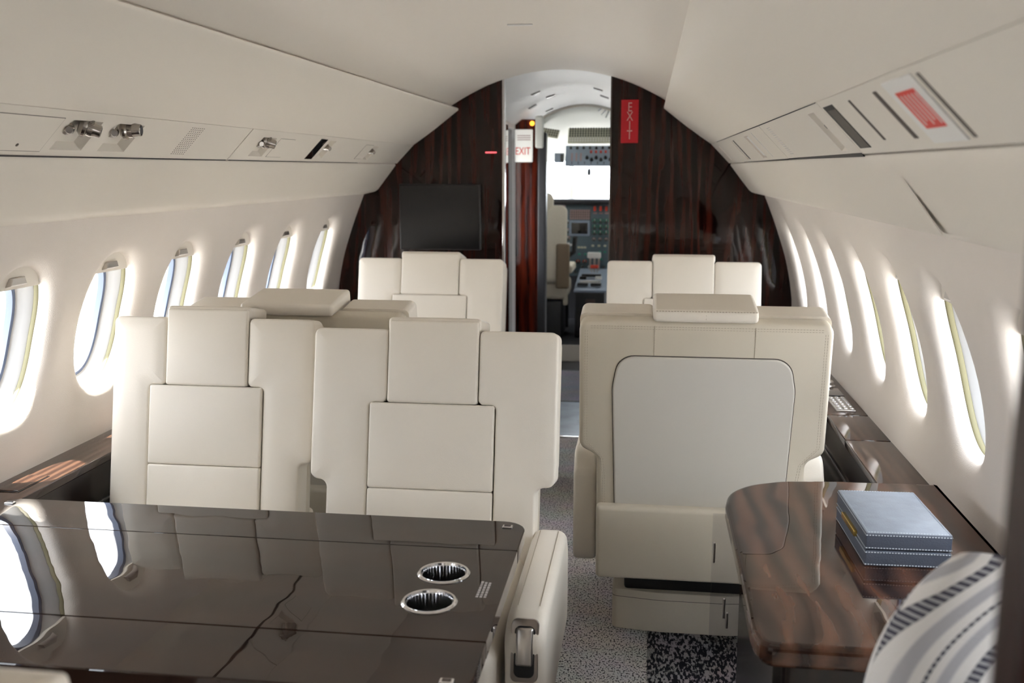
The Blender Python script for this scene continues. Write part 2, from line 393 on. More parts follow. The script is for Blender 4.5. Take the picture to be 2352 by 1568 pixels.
# ------------------------------------------------------------------ cabin shell
YA, YF = -2.9, 5.0
WALL = smooth_tab([(.56, 1.150), (.70, 1.153), (.80, 1.142), (.92, 1.117), (1.02, 1.086), (1.13, 1.046), (1.243, 1.000)])
def wx(z): return interp(WALL, z)
WIN_Y = [-2.54, -2.06, -1.58, -1.10, -.62, -.14, .34, .82, 1.30, 1.78, 2.26, 2.70, 3.15, 3.64, 4.12, 4.64]  # aft windows out of view are added to let in more daylight
WZ, WA, WB = .935, .142, .198        # window centre height, half width, half height
def oval(a, b, ang, n=2.45):
    c, s = math.cos(ang), math.sin(ang)
    return a*math.copysign(abs(c)**(2/n), c), b*math.copysign(abs(s)**(2/n), s)
def oval_at(a, b, ang, n=2.45):      # point on the oval in direction ang
    c, s = math.cos(ang), math.sin(ang); r = (abs(c/a)**n+abs(s/b)**n)**(-1/n)
    return r*c, r*s
def side_wall(sgn):
    bm = bmesh.new(); z0, z1 = .57, 1.243; fr = .038
    edges = [YA]+[(a+b)/2 for a, b in zip(WIN_Y[:-1], WIN_Y[1:])]+[YF]
    for k, yc in enumerate(WIN_Y):
        ya, yb = edges[k], edges[k+1]; rect = []; n = 16
        for i in range(n): rect.append((ya+(yb-ya)*i/n, z0))
        for i in range(n): rect.append((yb, z0+(z1-z0)*i/n))
        for i in range(n): rect.append((yb+(ya-yb)*i/n, z1))
        for i in range(n): rect.append((ya, z1+(z0-z1)*i/n))
        rings = []
        for t in (0, .25, .5, .75, .92):
            rg = []
            for (y, z) in rect:
                a = math.atan2(z-WZ, y-yc); oy, oz = oval_at(WA+fr*1.25, WB+fr*1.25, a)
                yy = y+(yc+oy-y)*t; zz = z+(WZ+oz-z)*t
                rg.append((yy, zz, 0))
            rings.append(rg)
        for q in range(0, 9):
            t = math.pi/2*q/8; off = fr*1.25*(1-math.sin(t)); dep = fr*(1-math.cos(t)); rg = []
            for (y, z) in rect:
                a = math.atan2(z-WZ, y-yc); oy, oz = oval_at(WA+off, WB+off, a); rg.append((yc+oy, WZ+oz, dep))
            rings.append(rg)
        rg = []
        for (y, z) in rect:
            a = math.atan2(z-WZ, y-yc); oy, oz = oval_at(WA, WB, a); rg.append((yc+oy, WZ+oz, fr+.012))
        rings.append(rg)
        V = [[bm.verts.new((sgn*(wx(z)+d), y, z)) for (y, z, d) in rg] for rg in rings]
        m = len(rect)
        for i in range(len(V)-1):
            for j in range(m):
                jj = (j+1) % m; bm.faces.new((V[i][j], V[i][jj], V[i+1][jj], V[i+1][j]))
    bmesh.ops.remove_doubles(bm, verts=bm.verts[:], dist=1e-5)
    return bm
for sg, nm in ((-1, 'left'), (1, 'right')):
    struct(obj('wall_'+nm, side_wall(sg), 'side_fabric', angle=60), 'cream fabric cabin side wall with oval windows on the %s' % nm, 'wall')

def strip(profile, sgn, y0, y1, ny=1):
    """extrude an (x, z) polyline along y"""
    return loft([[(sgn*x, y0+(y1-y0)*i/ny, z) for x, z in profile] for i in range(ny+1)], False)
# windows: funnel, gasket, pane, shade, shade handle, seal
def win_rings(sgn, lst, n=64, nexp=2.45):
    rings = []
    for a, b, d in lst:
        rg = []
        for i in range(n):
            t = 2*math.pi*i/n; oy, oz = oval_at(a, b, t, nexp); rg.append((sgn*(wx(WZ+oz)+d), oy, WZ+oz))
        rings.append(rg)
    return rings
wmesh = {}
for sg in (-1, 1):
    a, b = WA, WB
    fun = loft(win_rings(sg, [(a+.003, b+.003, .066), (a-.001, b-.001, .069), (a-.010, b-.010, .082), (a-.022, b-.022, .096), (a-.026, b-.026, .099), (a-.026, b-.026, .125), (a+.03, b+.03, .125), (a+.03, b+.03, .066)]))
    gk = loft(win_rings(sg, [(a-.024, b-.024, .0975), (a-.027, b-.027, .096), (a-.033, b-.033, .099), (a-.035, b-.035, .116), (a-.026, b-.026, .122)]))
    se = loft(win_rings(sg, [(a+.012, b+.012, .047), (a+.004, b+.004, .052), (a+.0015, b+.0015, .056), (a+.0015, b+.0015, .064), (a+.005, b+.005, .068)]))
    gp = loft(win_rings(sg, [(a+.001, b+.001, .0495), (a+.006, b+.006, .0500), (a+.006, b+.006, .053)]))
    pn = bmesh.new(); rg = win_rings(sg, [(a-.030, b-.030, .112)])[0]
    pn.faces.new([pn.verts.new(p) for p in rg])
    # shade: upper slice of the oval
    sh = bmesh.new(); zb = 1.076; top = []
    pts = []
    for i in range(33):
        z = zb+(WZ+b+.0005-zb)*i/32; dz = z-WZ; t = max(0, 1-abs(dz/(b+.001))**2.45)**(1/2.45); pts.append((t*(a+.001), z))
    for d in (.046, .054):
        L = [sh.verts.new((sg*(wx(z)+d), -y, z)) for y, z in pts]; Rr = [sh.verts.new((sg*(wx(z)+d), y, z)) for y, z in pts]
        for i in range(len(pts)-1): sh.faces.new((L[i], Rr[i], Rr[i+1], L[i+1]))
        top.append((L, Rr))
    sh.faces.new((top[0][0][0], top[0][1][0], top[1][1][0], top[1][0][0]))
    hx = wx(1.088)
    hd = prism([(-.033, .0), (.033, .0), (.026, .019), (-.026, .019)], 0, .018, .002, axis='Y', seg=1)
    # handle: tab sticking out into the cabin
    hd = xf(hd, Matrix(((0, sg*1.0, 0, sg*(hx+.030)), (1, 0, 0, 0), (0, -.25, 1, 1.088), (0, 0, 0, 1))))
    for k, bmm, mt in (('funnel', fun, 'reveal_white'), ('gasket', gk, 'gasket_blue'), ('seal', se, 'seal_olive'), ('gap', gp, 'black'), ('pane', pn, 'pane'), ('shade', sh, 'panel_cream'), ('handle', hd, 'nickel')):
        bmesh.ops.recalc_face_normals(bmm, faces=bmm.faces[:]); me = bpy.data.meshes.new(k); bmm.to_mesh(me); bmm.free(); me.materials.append(MATS[mt]); wmesh[sg, k] = me
num = 1
for sg, nm in ((-1, 'left'), (1, 'right')):
    for wy in WIN_Y:
        root = link('window_%d' % num, wmesh[sg, 'funnel'], None); root.location = (0, wy, 0)
        struct(root, 'oval cabin window with half raised shade in the %s wall' % nm, 'window'); num += 1
        for k, pnm in (('gasket', 'gasket'), ('seal', 'seal'), ('gap', 'shadow_gap'), ('pane', 'pane'), ('shade', 'shade'), ('handle', 'shade_handle')):
            link(pnm, wmesh[sg, k], None, root)
        # daylight portal: tells the renderer where sky light enters, gives off nothing itself
        ld = bpy.data.lights.new('portal', 'AREA'); ld.shape = 'RECTANGLE'; ld.size = .30; ld.size_y = .40; ld.cycles.is_portal = True
        lo = bpy.data.objects.new('portal', ld); C.objects.link(lo); lo.location = (sg*(wx(WZ)+.135), wy, WZ); lo.rotation_euler = Vector((-sg, 0, -.25)).to_track_quat('-Z', 'Y').to_euler()

# ceiling dome
dome = [(x, 1.85-.58*x*x) for x in [-.62+1.24*i/28 for i in range(29)]]
cm = strip(dome, 1, YA, YF+.02)
upper = strip([(x, z+.012) for x, z in dome], 1, YA, YF+.02); join(cm, upper)
struct(obj('ceiling', cm, 'ceiling_cream', angle=60), 'cream domed cabin ceiling between the side panels', 'ceiling')
tag(obj('ceiling_light', rbox(.085, .016, .006, .0028, (.0, 3.45, 1.8475), m=2), 'white_plastic'), 'small pale flush slot light in the middle of the ceiling', 'light')

# side panels above the windows, each side: upper valence, lower panel; black backing added to keep the gaps dark
VAL = [(.560, 1.668), (.512, 1.670), (.506, 1.666), (.507, 1.658), (.560, 1.617), (.62, 1.571), (.68, 1.528), (.737, 1.489), (.742, 1.492)]
LOW = [(.842, 1.400), (.833, 1.394), (.833, 1.387), (.852, 1.362), (.88, 1.326), (.908, 1.290), (.926, 1.268), (.938, 1.259), (.952, 1.254), (.975, 1.249), (1.002, 1.2425), (1.004, 1.239)]
n = 1
for sg, nm in ((-1, 'left'), (1, 'right')):
    o = struct(obj('trim_%d' % n, strip(VAL, sg, YA, YF), 'panel_cream', angle=50), 'long plain cream valence panel beside the ceiling on the %s' % nm, 'panel'); n += 1
    o = struct(obj('trim_%d' % n, strip(LOW, sg, YA, YF), 'panel_cream', angle=50), 'cream rounded panel between service strip and windows on the %s' % nm, 'panel'); n += 1
    up = strip([(.535, 1.725), (.60, 1.70), (.66, 1.62), (.78, 1.51), (.86, 1.43), (.94, 1.35), (1.06, 1.28), (1.22, 1.19)], sg, YA, YF+.05)
    struct(obj('trim_%d' % n, up, 'black'), 'black lining added behind the panel joints to keep them dark on the %s' % nm, 'lining'); n += 1

# service strips under the valence (panel units)
PU = Vector((.089, 0, -.092)).normalized()      # down the strip, right side
def psu_frame(sg):
    """matrix: local x = along cabin (+y), local y = down the strip, local z = into the cabin"""
    ux = Vector((0, 1, 0)); vy = Vector((sg*PU.x, 0, PU.z)); nz = Vector((-sg*.719, 0, -.695))
    o = Vector((sg*.7815, 0, 1.4425))
    return Matrix(((ux.x, vy.x, nz.x, o.x), (ux.y, vy.y, nz.y, o.y), (ux.z, vy.z, nz.z, o.z), (0, 0, 0, 1)))
HS = .0635
def psu_part(name, bm, mat, parent, sg, **k): return obj(name, xf(bm, psu_frame(sg)), mat, parent, **k)
def pb(u0, u1, v0, v1, n0, n1, bev=.0008): return box(u0, u1, v0, v1, n0, n1, bev, 1)
def service_panel(sg, u0, u1, label, holes=()):
    """strip with rectangular recesses cut in it: holes = (u0,u1,v0,v1,depth)"""
    bm = bmesh.new(); us = sorted({u0, u1, *[h[0] for h in holes], *[h[1] for h in holes]}); vs_ = sorted({-HS, HS, *[h[2] for h in holes], *[h[3] for h in holes]})
    for i in range(len(us)-1):
        for j in range(len(vs_)-1):
            cu, cv = (us[i]+us[i+1])/2, (vs_[j]+vs_[j+1])/2
            if any(h[0] < cu < h[1] and h[2] < cv < h[3] for h in holes): continue
            bm.faces.new([bm.verts.new(p) for p in ((us[i], vs_[j], 0), (us[i+1], vs_[j], 0), (us[i+1], vs_[j+1], 0), (us[i], vs_[j+1], 0))])
    for h in holes:
        a, b, c, d, dep = h; s = .25*dep
        o_ = [(a, c, 0), (b, c, 0), (b, d, 0), (a, d, 0)]; i_ = [(a+s, c+s, -dep), (b-s, c+s, -dep), (b-s, d-s, -dep), (a+s, d-s, -dep)]
        for k in range(4): bm.faces.new([bm.verts.new(p) for p in (o_[k], o_[(k+1) % 4], i_[(k+1) % 4], i_[k])])
        bm.faces.new([bm.verts.new(p) for p in i_])
    # returned edges
    for v, d in ((-HS, 1), (HS, 1)): bm.faces.new([bm.verts.new(p) for p in ((u0, v, 0), (u1, v, 0), (u1, v, -.012), (u0, v, -.012))])
    for u in (u0, u1): bm.faces.new([bm.verts.new(p) for p in ((u, -HS, 0), (u, HS, 0), (u, HS, -.012), (u, -HS, -.012))])
    bmesh.ops.remove_doubles(bm, verts=bm.verts[:], dist=1e-6)
    t = thing('service_panel', label, 'panel', (0, 0, 0), 0, 'overhead service panels')
    psu_part('body', bm, 'service_cream', t, sg, smooth=False)
    return t
def gasper(t, sg, u, v=-.01, tilt=(0, 0), r=.017):
    """swivelling air nozzle in its recess, with a ball reading lamp ring behind"""
    M = psu_frame(sg) @ T((u, v, -.006)) @ R(tilt[0], 'X') @ R(tilt[1], 'Y')
    b = lathe([(0, .028), (r*.45, .028), (r*.62, .030), (r*.70, .036), (r*.82, .035), (r*.9, .024), (r*1.05, .018), (r*1.05, .008), (r*1.35, .004), (r*1.4, -.002), (r*.9, -.01)], 28)
    o = obj('air_vent', xf(b, M), 'vent_metal', t)
    rb = bmesh.new()
    for i in range(28):
        a = 2*math.pi*i/28; join(rb, box(-.0009, .0009, -.0012, .0012, .009, .0185), T((r*1.06*math.cos(a), r*1.06*math.sin(a), 0)) @ R(a, 'Z'))
    obj('grip_ribs', xf(rb, M), 'vent_metal', o)
    obj('nozzle_bore', xf(lathe([(0, .0368), (r*.60, .0368)], 20), M), 'black', o)
def lamp_head(t, sg, u, v, tilt):
    M = psu_frame(sg) @ T((u, v, -.004)) @ R(tilt[0], 'X') @ R(tilt[1], 'Y')
    b = lathe([(0, .026), (.007, .026), (.0085, .024), (.0085, .012), (.013, .006), (.0145, -.002), (.008, -.01)], 22)
    obj('reading_light', xf(b, M), 'vent_metal', t)
# left strip
L1 = service_panel(-1, YA, 1.46, 'cream overhead service strip at the aft end of the left side')
L2 = service_panel(-1, 1.464, 2.915, 'cream left service strip with two air nozzles and perforated speaker', [(1.985, 2.105, -.04, .045, .022), (2.17, 2.29, -.04, .045, .022)])
psu_part('hatch', pb(1.50, 1.955, -.042, .050, 0, .0012, .001), 'service_cream', L2, -1)
psu_part('hatch_gap', pb(1.4988, 1.9562, -.0432, .0512, -.0005, .0006, 0), 'seam', L2, -1)
hl = psu_part('hatch_lock', xf(lathe([(0, .0022), (.0035, .0022), (.0042, .001)], 14), T((1.865, .034, 0))), 'dark_metal', L2, -1)
lamp_head(L2, -1, 2.00, -.012, (.5, -.9)); gasper(L2, -1, 2.055, -.020, (.35, .55))
lamp_head(L2, -1, 2.18, -.012, (.5, -.9)); gasper(L2, -1, 2.235, -.018, (.75, .15))
sp = bmesh.new()
for i in range(7):
    for j in range(15): join(sp, lathe([(0, .0008), (.0012, .0008), (.0014, 0)], 6), T((2.535+i*.0115, -.047+j*.0066, 0)))
psu_part('speaker_holes', sp, 'dark_metal', L2, -1)
L3 = service_panel(-1, 2.922, 5.0, 'cream left service strip by the screen with black slot', [(3.05, 3.165, -.035, .045, .02), (3.70, 3.775, -.045, .045, .02), (4.33, 4.41, -.035, .045, .02)])
gasper(L3, -1, 3.10, -.015, (.4, .4)); lamp_head(L3, -1, 3.065, -.008, (.5, -.9))
psu_part('hatch', pb(3.20, 3.335, -.035, .045, 0, .0012), 'service_cream', L3, -1)
psu_part('hatch_gap', pb(3.1992, 3.3358, -.0358, .0458, -.0005, .0006, 0), 'seam', L3, -1)
psu_part('display_slot', pb(3.585, 3.66, -.05, .05, -.004, .0015), 'black_gloss', L3, -1)
lamp_head(L3, -1, 3.72, -.01, (.4, -.5))
lamp_head(L3, -1, 4.36, -.005, (.4, -.6))
psu_part('hatch', pb(4.20, 4.315, -.04, .04, 0, .0012), 'service_cream', L3, -1)
psu_part('hatch_gap', pb(4.1992, 4.3158, -.0408, .0408, -.0005, .0006, 0), 'seam', L3, -1)
# right strip
R1 = service_panel(1, YA, 1.905, 'cream right service strip with red notice and long dark slots', [])
psu_part('slot_liner', pb(1.798, 1.887, -.050, .050, -.0124, .0008, .0004), 'black', R1, 1)
psu_part('display_slot', pb(1.800, 1.868, -.040, .048, -.004, .0014, .0004), 'slot_grey', R1, 1)
psu_part('slit', pb(1.655, 1.668, -.047, .038, -.001, .0012), 'mid_brown', R1, 1)
psu_part('slit', pb(1.472, 1.492, -.047, .042, -.001, .0012), 'mid_brown', R1, 1)
psu_part('slit', pb(1.235, 1.247, -.052, .05, -.001, .0012), 'dark_metal', R1, 1)
nt_ = psu_part('notice_pane', pb(1.265, 1.41, -.055, .052, 0, .003), 'white_plastic', R1, 1)
o = psu_part('red_print', pb(1.292, 1.382, -.036, .026, .003, .0036, 0), 'red_ink', R1, 1)
lb = bmesh.new()
for k in range(5): join(lb, box(1.296+k*.017, 1.3+k*.017, -.030, .020-.006*(k % 2), .0036, .0040))
psu_part('print_lines', lb, 'white_plastic', R1, 1)
R2 = service_panel(1, 1.91, 2.885, 'cream right service strip with one long pale lamp recess', [(2.01, 2.075, -.047, .052, .014)])
psu_part('hook', pb(2.036, 2.05, -.012, -.002, -.012, -.004), 'dark_metal', R2, 1)
sp = bmesh.new()
for i in range(5):
    for j in range(15): join(sp, lathe([(0, .0008), (.0014, .0008), (.0016, 0)], 6), T((2.72+i*.013, -.047+j*.0066, 0)))
psu_part('speaker_holes', sp, 'white_plastic', R2, 1)
R3 = service_panel(1, 2.89, 5.0, 'cream right service strip next to the wood partition', [(3.33, 3.44, -.045, .05, .016), (3.92, 3.985, -.045, .05, .014), (4.64, 4.71, -.04, .045, .014)])
psu_part('seam_line', pb(3.17, 3.178, -.05, .05, -.001, .001, 0), 'white_plastic', R3, 1)
psu_part('lamp_lens', pb(3.345, 3.425, -.04, .045, -.012, -.004), 'white_plastic', R3, 1)
psu_part('slit', pb(3.86, 3.885, -.045, .05, -.001, .001), 'black', R3, 1)
psu_part('lamp_lens', pb(3.93, 3.975, -.04, .045, -.012, -.003), 'white_plastic', R3, 1)
psu_part('lamp_lens', pb(4.65, 4.70, -.035, .04, -.012, -.003), 'white_plastic', R3, 1)
def wedge(t, sg, u0, u1, w0, w1, v):  # black sliver laid over the panel joint as its shade
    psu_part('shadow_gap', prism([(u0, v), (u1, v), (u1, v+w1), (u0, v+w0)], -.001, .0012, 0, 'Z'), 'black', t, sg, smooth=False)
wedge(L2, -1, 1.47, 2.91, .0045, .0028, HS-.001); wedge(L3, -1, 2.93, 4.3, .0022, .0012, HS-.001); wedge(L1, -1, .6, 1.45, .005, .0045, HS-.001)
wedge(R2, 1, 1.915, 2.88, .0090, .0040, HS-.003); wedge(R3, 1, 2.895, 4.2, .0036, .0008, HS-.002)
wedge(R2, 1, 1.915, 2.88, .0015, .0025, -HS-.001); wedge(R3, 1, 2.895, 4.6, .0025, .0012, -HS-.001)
# sprung seam in the lower right panel
wd = bmesh.new()
v = [wd.verts.new(p) for p in [(.846, 1.737, 1.366), (.926, 1.748, 1.2655), (.921, 1.742, 1.2600), (.917, 1.708, 1.2640)]]
wd.faces.new((v[0], v[1], v[2])); wd.faces.new((v[0], v[2], v[3])); wd.faces.new((v[0], v[3], v[1])); wd.faces.new((v[1], v[3], v[2]))
tag(obj('panel_flap', wd, 'panel_cream', smooth=False), 'small lifted wedge flap in the right panel above the windows', 'panel flap')

# ------------------------------------------------------------------ floor, ledges, partitions
fl = obj('floor', box(-1.3, 1.3, YA, 4.985, -.05, 0), 'carpet_light', smooth=False)
struct(fl, 'pale grey flecked cabin carpet along the aisle', 'floor')
obj('dark_carpet', box(.467, 1.04, YA, 4.98, -.002, .003), 'carpet_dark', fl, smooth=False)
obj('dark_carpet', box(-1.04, -.36, YA, 4.98, -.002, .003), 'carpet_dark', fl, smooth=False)
obj('threshold_strip', box(-.28, .25, 4.985, 5.02, -.02, .006, .002), 'chrome', fl)
def ledge(sg, label, ys):
    t = thing('side_ledge', label, 'ledge', (0, 0, 0), 0, 'wooden side ledges under the windows')
    for a, b in zip(ys[:-1], ys[1:]):
        obj('top', rbox(.135, b-a-.003, .022, .004, (sg*1.0905, (a+b)/2, .584), m=2), 'wood_ledge', t)
    y0, y1 = ys[0], ys[-1]
    obj('face', box(min(sg*1.036, sg*1.16), max(sg*1.036, sg*1.16), y0, y1, .0, .573), 'wood_dark', t, smooth=False)
    obj('groove', box(min(sg*1.030, sg*1.04), max(sg*1.030, sg*1.04), y0, y1, .46, .472, .002), 'black_gloss', t)
    obj('lower_rail', box(min(sg*1.01, sg*1.04), max(sg*1.01, sg*1.04), y0, y1, .03, .40, .006), 'wood_dark', t)
    return t
LL = ledge(-1, 'dark wooden side ledge with hatch lid along the left wall', [YA, .9, 2.9, 5.0])
lid = obj('hatch_lid', rbox(.055, .125, .004, .0015, (-1.091, 2.207, .5965), m=2), 'wood_ledge', LL)
obj('lid_gap', rbox(.060, .130, .002, .0008, (-1.091, 2.207, .5955), m=1), 'black', LL)
RL = ledge(1, 'dark wooden side ledge with keypad along the right wall', [2.46, 2.905, 3.21, 5.0])
ledge(1, 'dark wooden side ledge behind the partition on the right', [YA, 1.0, 1.54]).location.x = .05
kp = obj('keypad', rbox(.062, .20, .006, .002, (1.092, 3.355, .597), m=2), 'nickel', RL)
for i in range(6):
    for j in range(3): obj('key', rbox(.013, .022, .006, .0025, (1.072+j*.020, 3.275+i*.031, .602), m=1, seg=2), 'chrome', kp)
obj('panel_lid', rbox(.075, .12, .004, .0015, (1.09, 3.54, .597), m=2), 'black_gloss', RL)
kn = obj('knob', lathe([(0, .018), (.020, .018), (.024, .014), (.024, .004), (.030, 0)], 28, c=(1.10, 3.665, .595)), 'nickel', RL)

# bulkhead towards the entry
def bulkhead(x0, x1):
    return box(x0, x1, 5.0, 5.05, 0, 1.93, .003)
bl = struct(obj('wall_front_left', bulkhead(-1.30, -.284), 'wood_wall'), 'glossy dark rosewood bulkhead left of the doorway', 'wall')
obj('jamb_trim', box(-.286, -.274, 4.998, 5.052, 0, 1.84, .002), 'chrome', bl)
brr = struct(obj('wall_front_right', bulkhead(.256, 1.30), 'wood_wall'), 'glossy dark rosewood bulkhead right of the doorway', 'wall')
obj('jamb_trim', box(.249, .2565, 4.998, 5.052, 0, 1.84, .002), 'dark_metal', brr)

# television
tv = thing('television', 'black flat screen hung on the rosewood bulkhead', 'screen', (-.60, 5.0, 1.13))
obj('casing', rbox(.418, .035, .330, .006, (0, -.018, 0)), 'screen_frame', tv)
obj('display', box(-.202, .202, -.0372, -.0352, -.158, .158), 'screen', tv, smooth=False)
# exit signs
ex = thing('exit_sign', 'red upright sign with stacked letters on the right bulkhead', 'sign', (.343, 5.0, 1.598))
obj('plate', rbox(.084, .010, .206, .002, (0, -.005, 0), m=2), 'sign_red', ex)
for i, ch in enumerate('EXIT'):
    me = text(ch, .062); me.transform(Matrix.Diagonal((.72, 1, 1, 1))); me.transform(R(math.pi/2, 'X')); me.transform(T((0, -.0108, .066-.044*i)))
    link('letter', me, 'sign_letter', ex, smooth=False)
rl = tag(obj('indicator_bar', rbox(.058, .008, .008, .003, (-.342, 4.997, 1.451), m=2), 'red_lamp'), 'thin red light bar high on the left bulkhead', 'light')

# aft partition beside the camera and the aft wall behind it
pr = struct(obj('wall_rear_right', prism(round_poly([(.608, 0), (1.25, 0), (1.25, 1.70), (.608, 1.70)], [.0, 0, 0, .0]), .43, .47, 0), 'wood_wall'), 'dark glossy wood partition edge close on the right', 'wall')
obj('edge_post', rbox(.020, .040, 1.66, .008, (.616, .45, .83), m=2), 'wood_post', pr)
struct(obj('wall_rear', box(-1.35, 1.35, YA-.05, YA, -.05, 1.95), 'panel_cream', smooth=False), 'cream wall closing the cabin behind', 'wall')

# ------------------------------------------------------------------ entry and cockpit
ef = struct(obj('floor_entry', box(-1.2, 1.2, 5.0, 5.80, -.05, -.001), 'entry_plate', smooth=False), 'shiny blue grey entry floor beyond the doorway', 'floor')
obj('floor_joint', box(-.45, .6, 5.795, 5.815, -.04, .002), 'black', ef, smooth=False)
obj('carpet_tile', box(-1.2, 1.2, 5.815, 6.74, -.05, 0), 'carpet_entry', ef, smooth=False)
obj('dark_sill', box(-.9, .9, 6.74, 7.06, -.05, .002), 'charcoal', ef, smooth=False)
st = struct(obj('floor_cockpit', box(-.9, .9, 7.07, 9.0, -.05, .118), 'charcoal', smooth=False), 'dark raised cockpit floor', 'floor')
obj('step_riser', box(-.9, .9, 7.05, 7.07, 0, .12), 'panel_cream', st, smooth=False)
def arc(zt, k, hw, y, n=24): return [(-hw+2*hw*i/n, y, zt-k*(-hw+2*hw*i/n)**2) for i in range(n+1)]
vc = loft([arc(1.862, .58, .62, 5.0), arc(1.875, .58, .62, 5.35), arc(1.845, .95, .62, 5.62), arc(1.835, 1.0, .62, 5.66), arc(1.80, 1.0, .62, 6.90)], False)
ce = struct(obj('ceiling_entry', vc, 'entry_white', angle=30), 'white arched ceiling over the entry', 'ceiling')
obj('arch_trim', tube([(p[0], p[1], p[2]-.004) for p in arc(1.80, 1.0, .62, 6.90)], .012), 'panel_cream', ce)
for x, y, wh in [(-.20, 5.75, 'nearest the cabin on the left'), (.15, 5.75, 'nearest the cabin on the right'), (-.15, 6.1, 'second from the cabin on the left'), (.17, 6.1, 'second from the cabin on the right'), (.22, 6.45, 'third from the cabin on the right'), (-.27, 6.2, 'lowest on the left curve'), (-.22, 6.75, 'beside the cockpit arch on the left'), (.21, 6.8, 'beside the cockpit arch on the right')]:
    z = 1.835-(y-5.66)/1.24*.035-1.0*x*x
    a = math.atan(2.0*x)
    tag(obj('spot_slot', xf(rbox(.055, .075, .008, .003, m=1), T((x, y, z-.002)) @ R(a, 'Y')), 'dark_metal'), 'small dark slot lamp in the entry ceiling '+wh, 'light', 'slot lamps in the entry ceiling')
obj('ceiling_side', box(-1.2, -.60, 5.05, 6.92, 1.62, 1.92), 'white_plastic', ce, smooth=False)
obj('ceiling_side', box(.60, 1.2, 5.05, 6.92, 1.40, 1.92), 'white_plastic', ce, smooth=False)
struct(obj('wall_entry_right', box(.66, .72, 5.05, 6.92, 0, 1.6), 'white_plastic', smooth=False), 'white closet wall right in the entry', 'wall')  # unseen wall, made white to bounce light into the entry
struct(obj('wall_entry_outer', box(-1.12, -1.06, 6.25, 6.92, 0, 1.6), 'white_plastic', smooth=False), 'white lining beside the open entry door', 'wall')
# left side of the entry: white upper wall, black door frame posts, rosewood end panel
up_ = obj('wall_entry_left', box(-.46, -.41, 5.06, 6.50, 1.62, 1.90), 'white_plastic', smooth=False)
struct(up_, 'white upper wall left in the entry', 'wall')
obj('wall_lower', box(-1.0, -.44, 6.36, 6.50, 0, 1.62), 'black_gloss', up_, smooth=False)
obj('dark_blocker', box(-.95, -.475, 5.46, 6.36, 0, .72, .004), 'black_gloss', up_)  # added black box so the gaps between the posts stay dark low down
obj('wall_side', box(-1.0, -.46, 5.06, 5.45, 0, 1.9), 'white_plastic', up_, smooth=False)
for i, (y0, y1, m, dx) in enumerate([(5.46, 5.50, 'chrome', 0), (5.62, 5.70, 'black_gloss', .0), (5.78, 5.81, 'chrome', -.005), (5.92, 6.12, 'black_gloss', 0.0), (6.22, 6.27, 'chrome', -.01)]):
    x = -.3 - (y0-5.1)*.115+dx
    tag(obj('door_post', rbox(.03, y1-y0, 1.64, .008, (x-.03, (y0+y1)/2, .82), m=2), m), ['bright chrome', 'black lacquered', 'slim chrome', 'broad black lacquered', 'rearmost chrome'][i]+' post at the left edge of the doorway', 'post')
ep = thing('end_panel', 'red brown rosewood panel with exit notice left of the cockpit', 'panel', (-.335, 6.45, 0))
obj('board', rbox(.155, .05, 1.68, .004, (0.005, 0, .84), m=2), 'wood_red', ep)
obj('edge_post', rbox(.055, .10, 1.60, .012, (.098, .02, .80), m=2), 'charcoal', ep)
obj('speaker_box', rbox(.05, .06, .20, .012, (.085, -.05, 1.60), m=2), 'cockpit_cream', ep)
obj('amber_light', lathe([(0, -.03), (.013, -.03), (.015, -.025)], 16, 'Y', c=(.035, 0, 1.655)), 'amber_lamp', ep)
es = thing('exit_notice', 'white lit plate with red exit lettering on the rosewood panel', 'sign', (-.352, 6.42, 1.515))
obj('plate', rbox(.115, .016, .205, .006, (0, -.008, 0), m=2), 'sign_white', es)
me = text('EXIT', .066); me.transform(Matrix.Diagonal((.72, 1, 1, 1))); me.transform(R(math.pi/2, 'X')); me.transform(T((-.005, -.0168, -.035)))
link('lettering', me, 'red_ink', es, smooth=False)
lb = bmesh.new()
for k in range(3): join(lb, box(-.04, .045, -.0168, -.0158, .035+k*.013, .040+k*.013))
obj('print_lines', lb, 'pink_grey', es, smooth=False)

# cockpit shell
def cock(y, hw, z0, zt, k): return [(-hw, y, z0)]+[( -hw+2*hw*i/16, y, zt-k*(-hw+2*hw*i/16)**2) for i in range(17)]+[(hw, y, z0)]
sh_ = loft([cock(6.92, .85, 0, 1.84, .75), cock(7.6, .82, 0, 1.78, .7), cock(8.15, .76, .3, 1.62, .5), cock(8.42, .72, 1.40, 1.44, .08)], False)
cs_ = struct(obj('ceiling_cockpit', sh_, 'cockpit_cream', angle=30), 'cream cockpit lining around the windscreen', 'ceiling')
obj('bulkhead_panel', box(.27, .9, 6.88, 6.93, 0, 1.9), 'cockpit_cream', cs_, smooth=False)
obj('bulkhead_panel', box(-.95, -.30, 6.88, 6.93, 0, 1.9), 'entry_white', cs_, smooth=False)
obj('nose_bulkhead', box(-.9, .9, 8.36, 8.40, 0, 1.12), 'charcoal', cs_, smooth=False)
obj('windscreen_post', rbox(.045, .05, .40, .008, (-.205, 8.50, 1.25), m=2), 'cockpit_cream', cs_)
obj('windscreen_post', rbox(.05, .04, .40, .008, (-.70, 8.45, 1.25), m=2), 'cockpit_cream', cs_)
obj('windscreen_post', rbox(.05, .04, .40, .008, (.70, 8.45, 1.25), m=2), 'cockpit_cream', cs_)
pw = bmesh.new(); pw.faces.new([pw.verts.new(p) for p in [(-.7, 8.62, 1.0), (.7, 8.62, 1.0), (.7, 8.44, 1.45), (-.7, 8.44, 1.45)]])
struct(obj('window_%d' % num, pw, 'pane', smooth=False), 'cockpit windscreen full of white daylight', 'window')

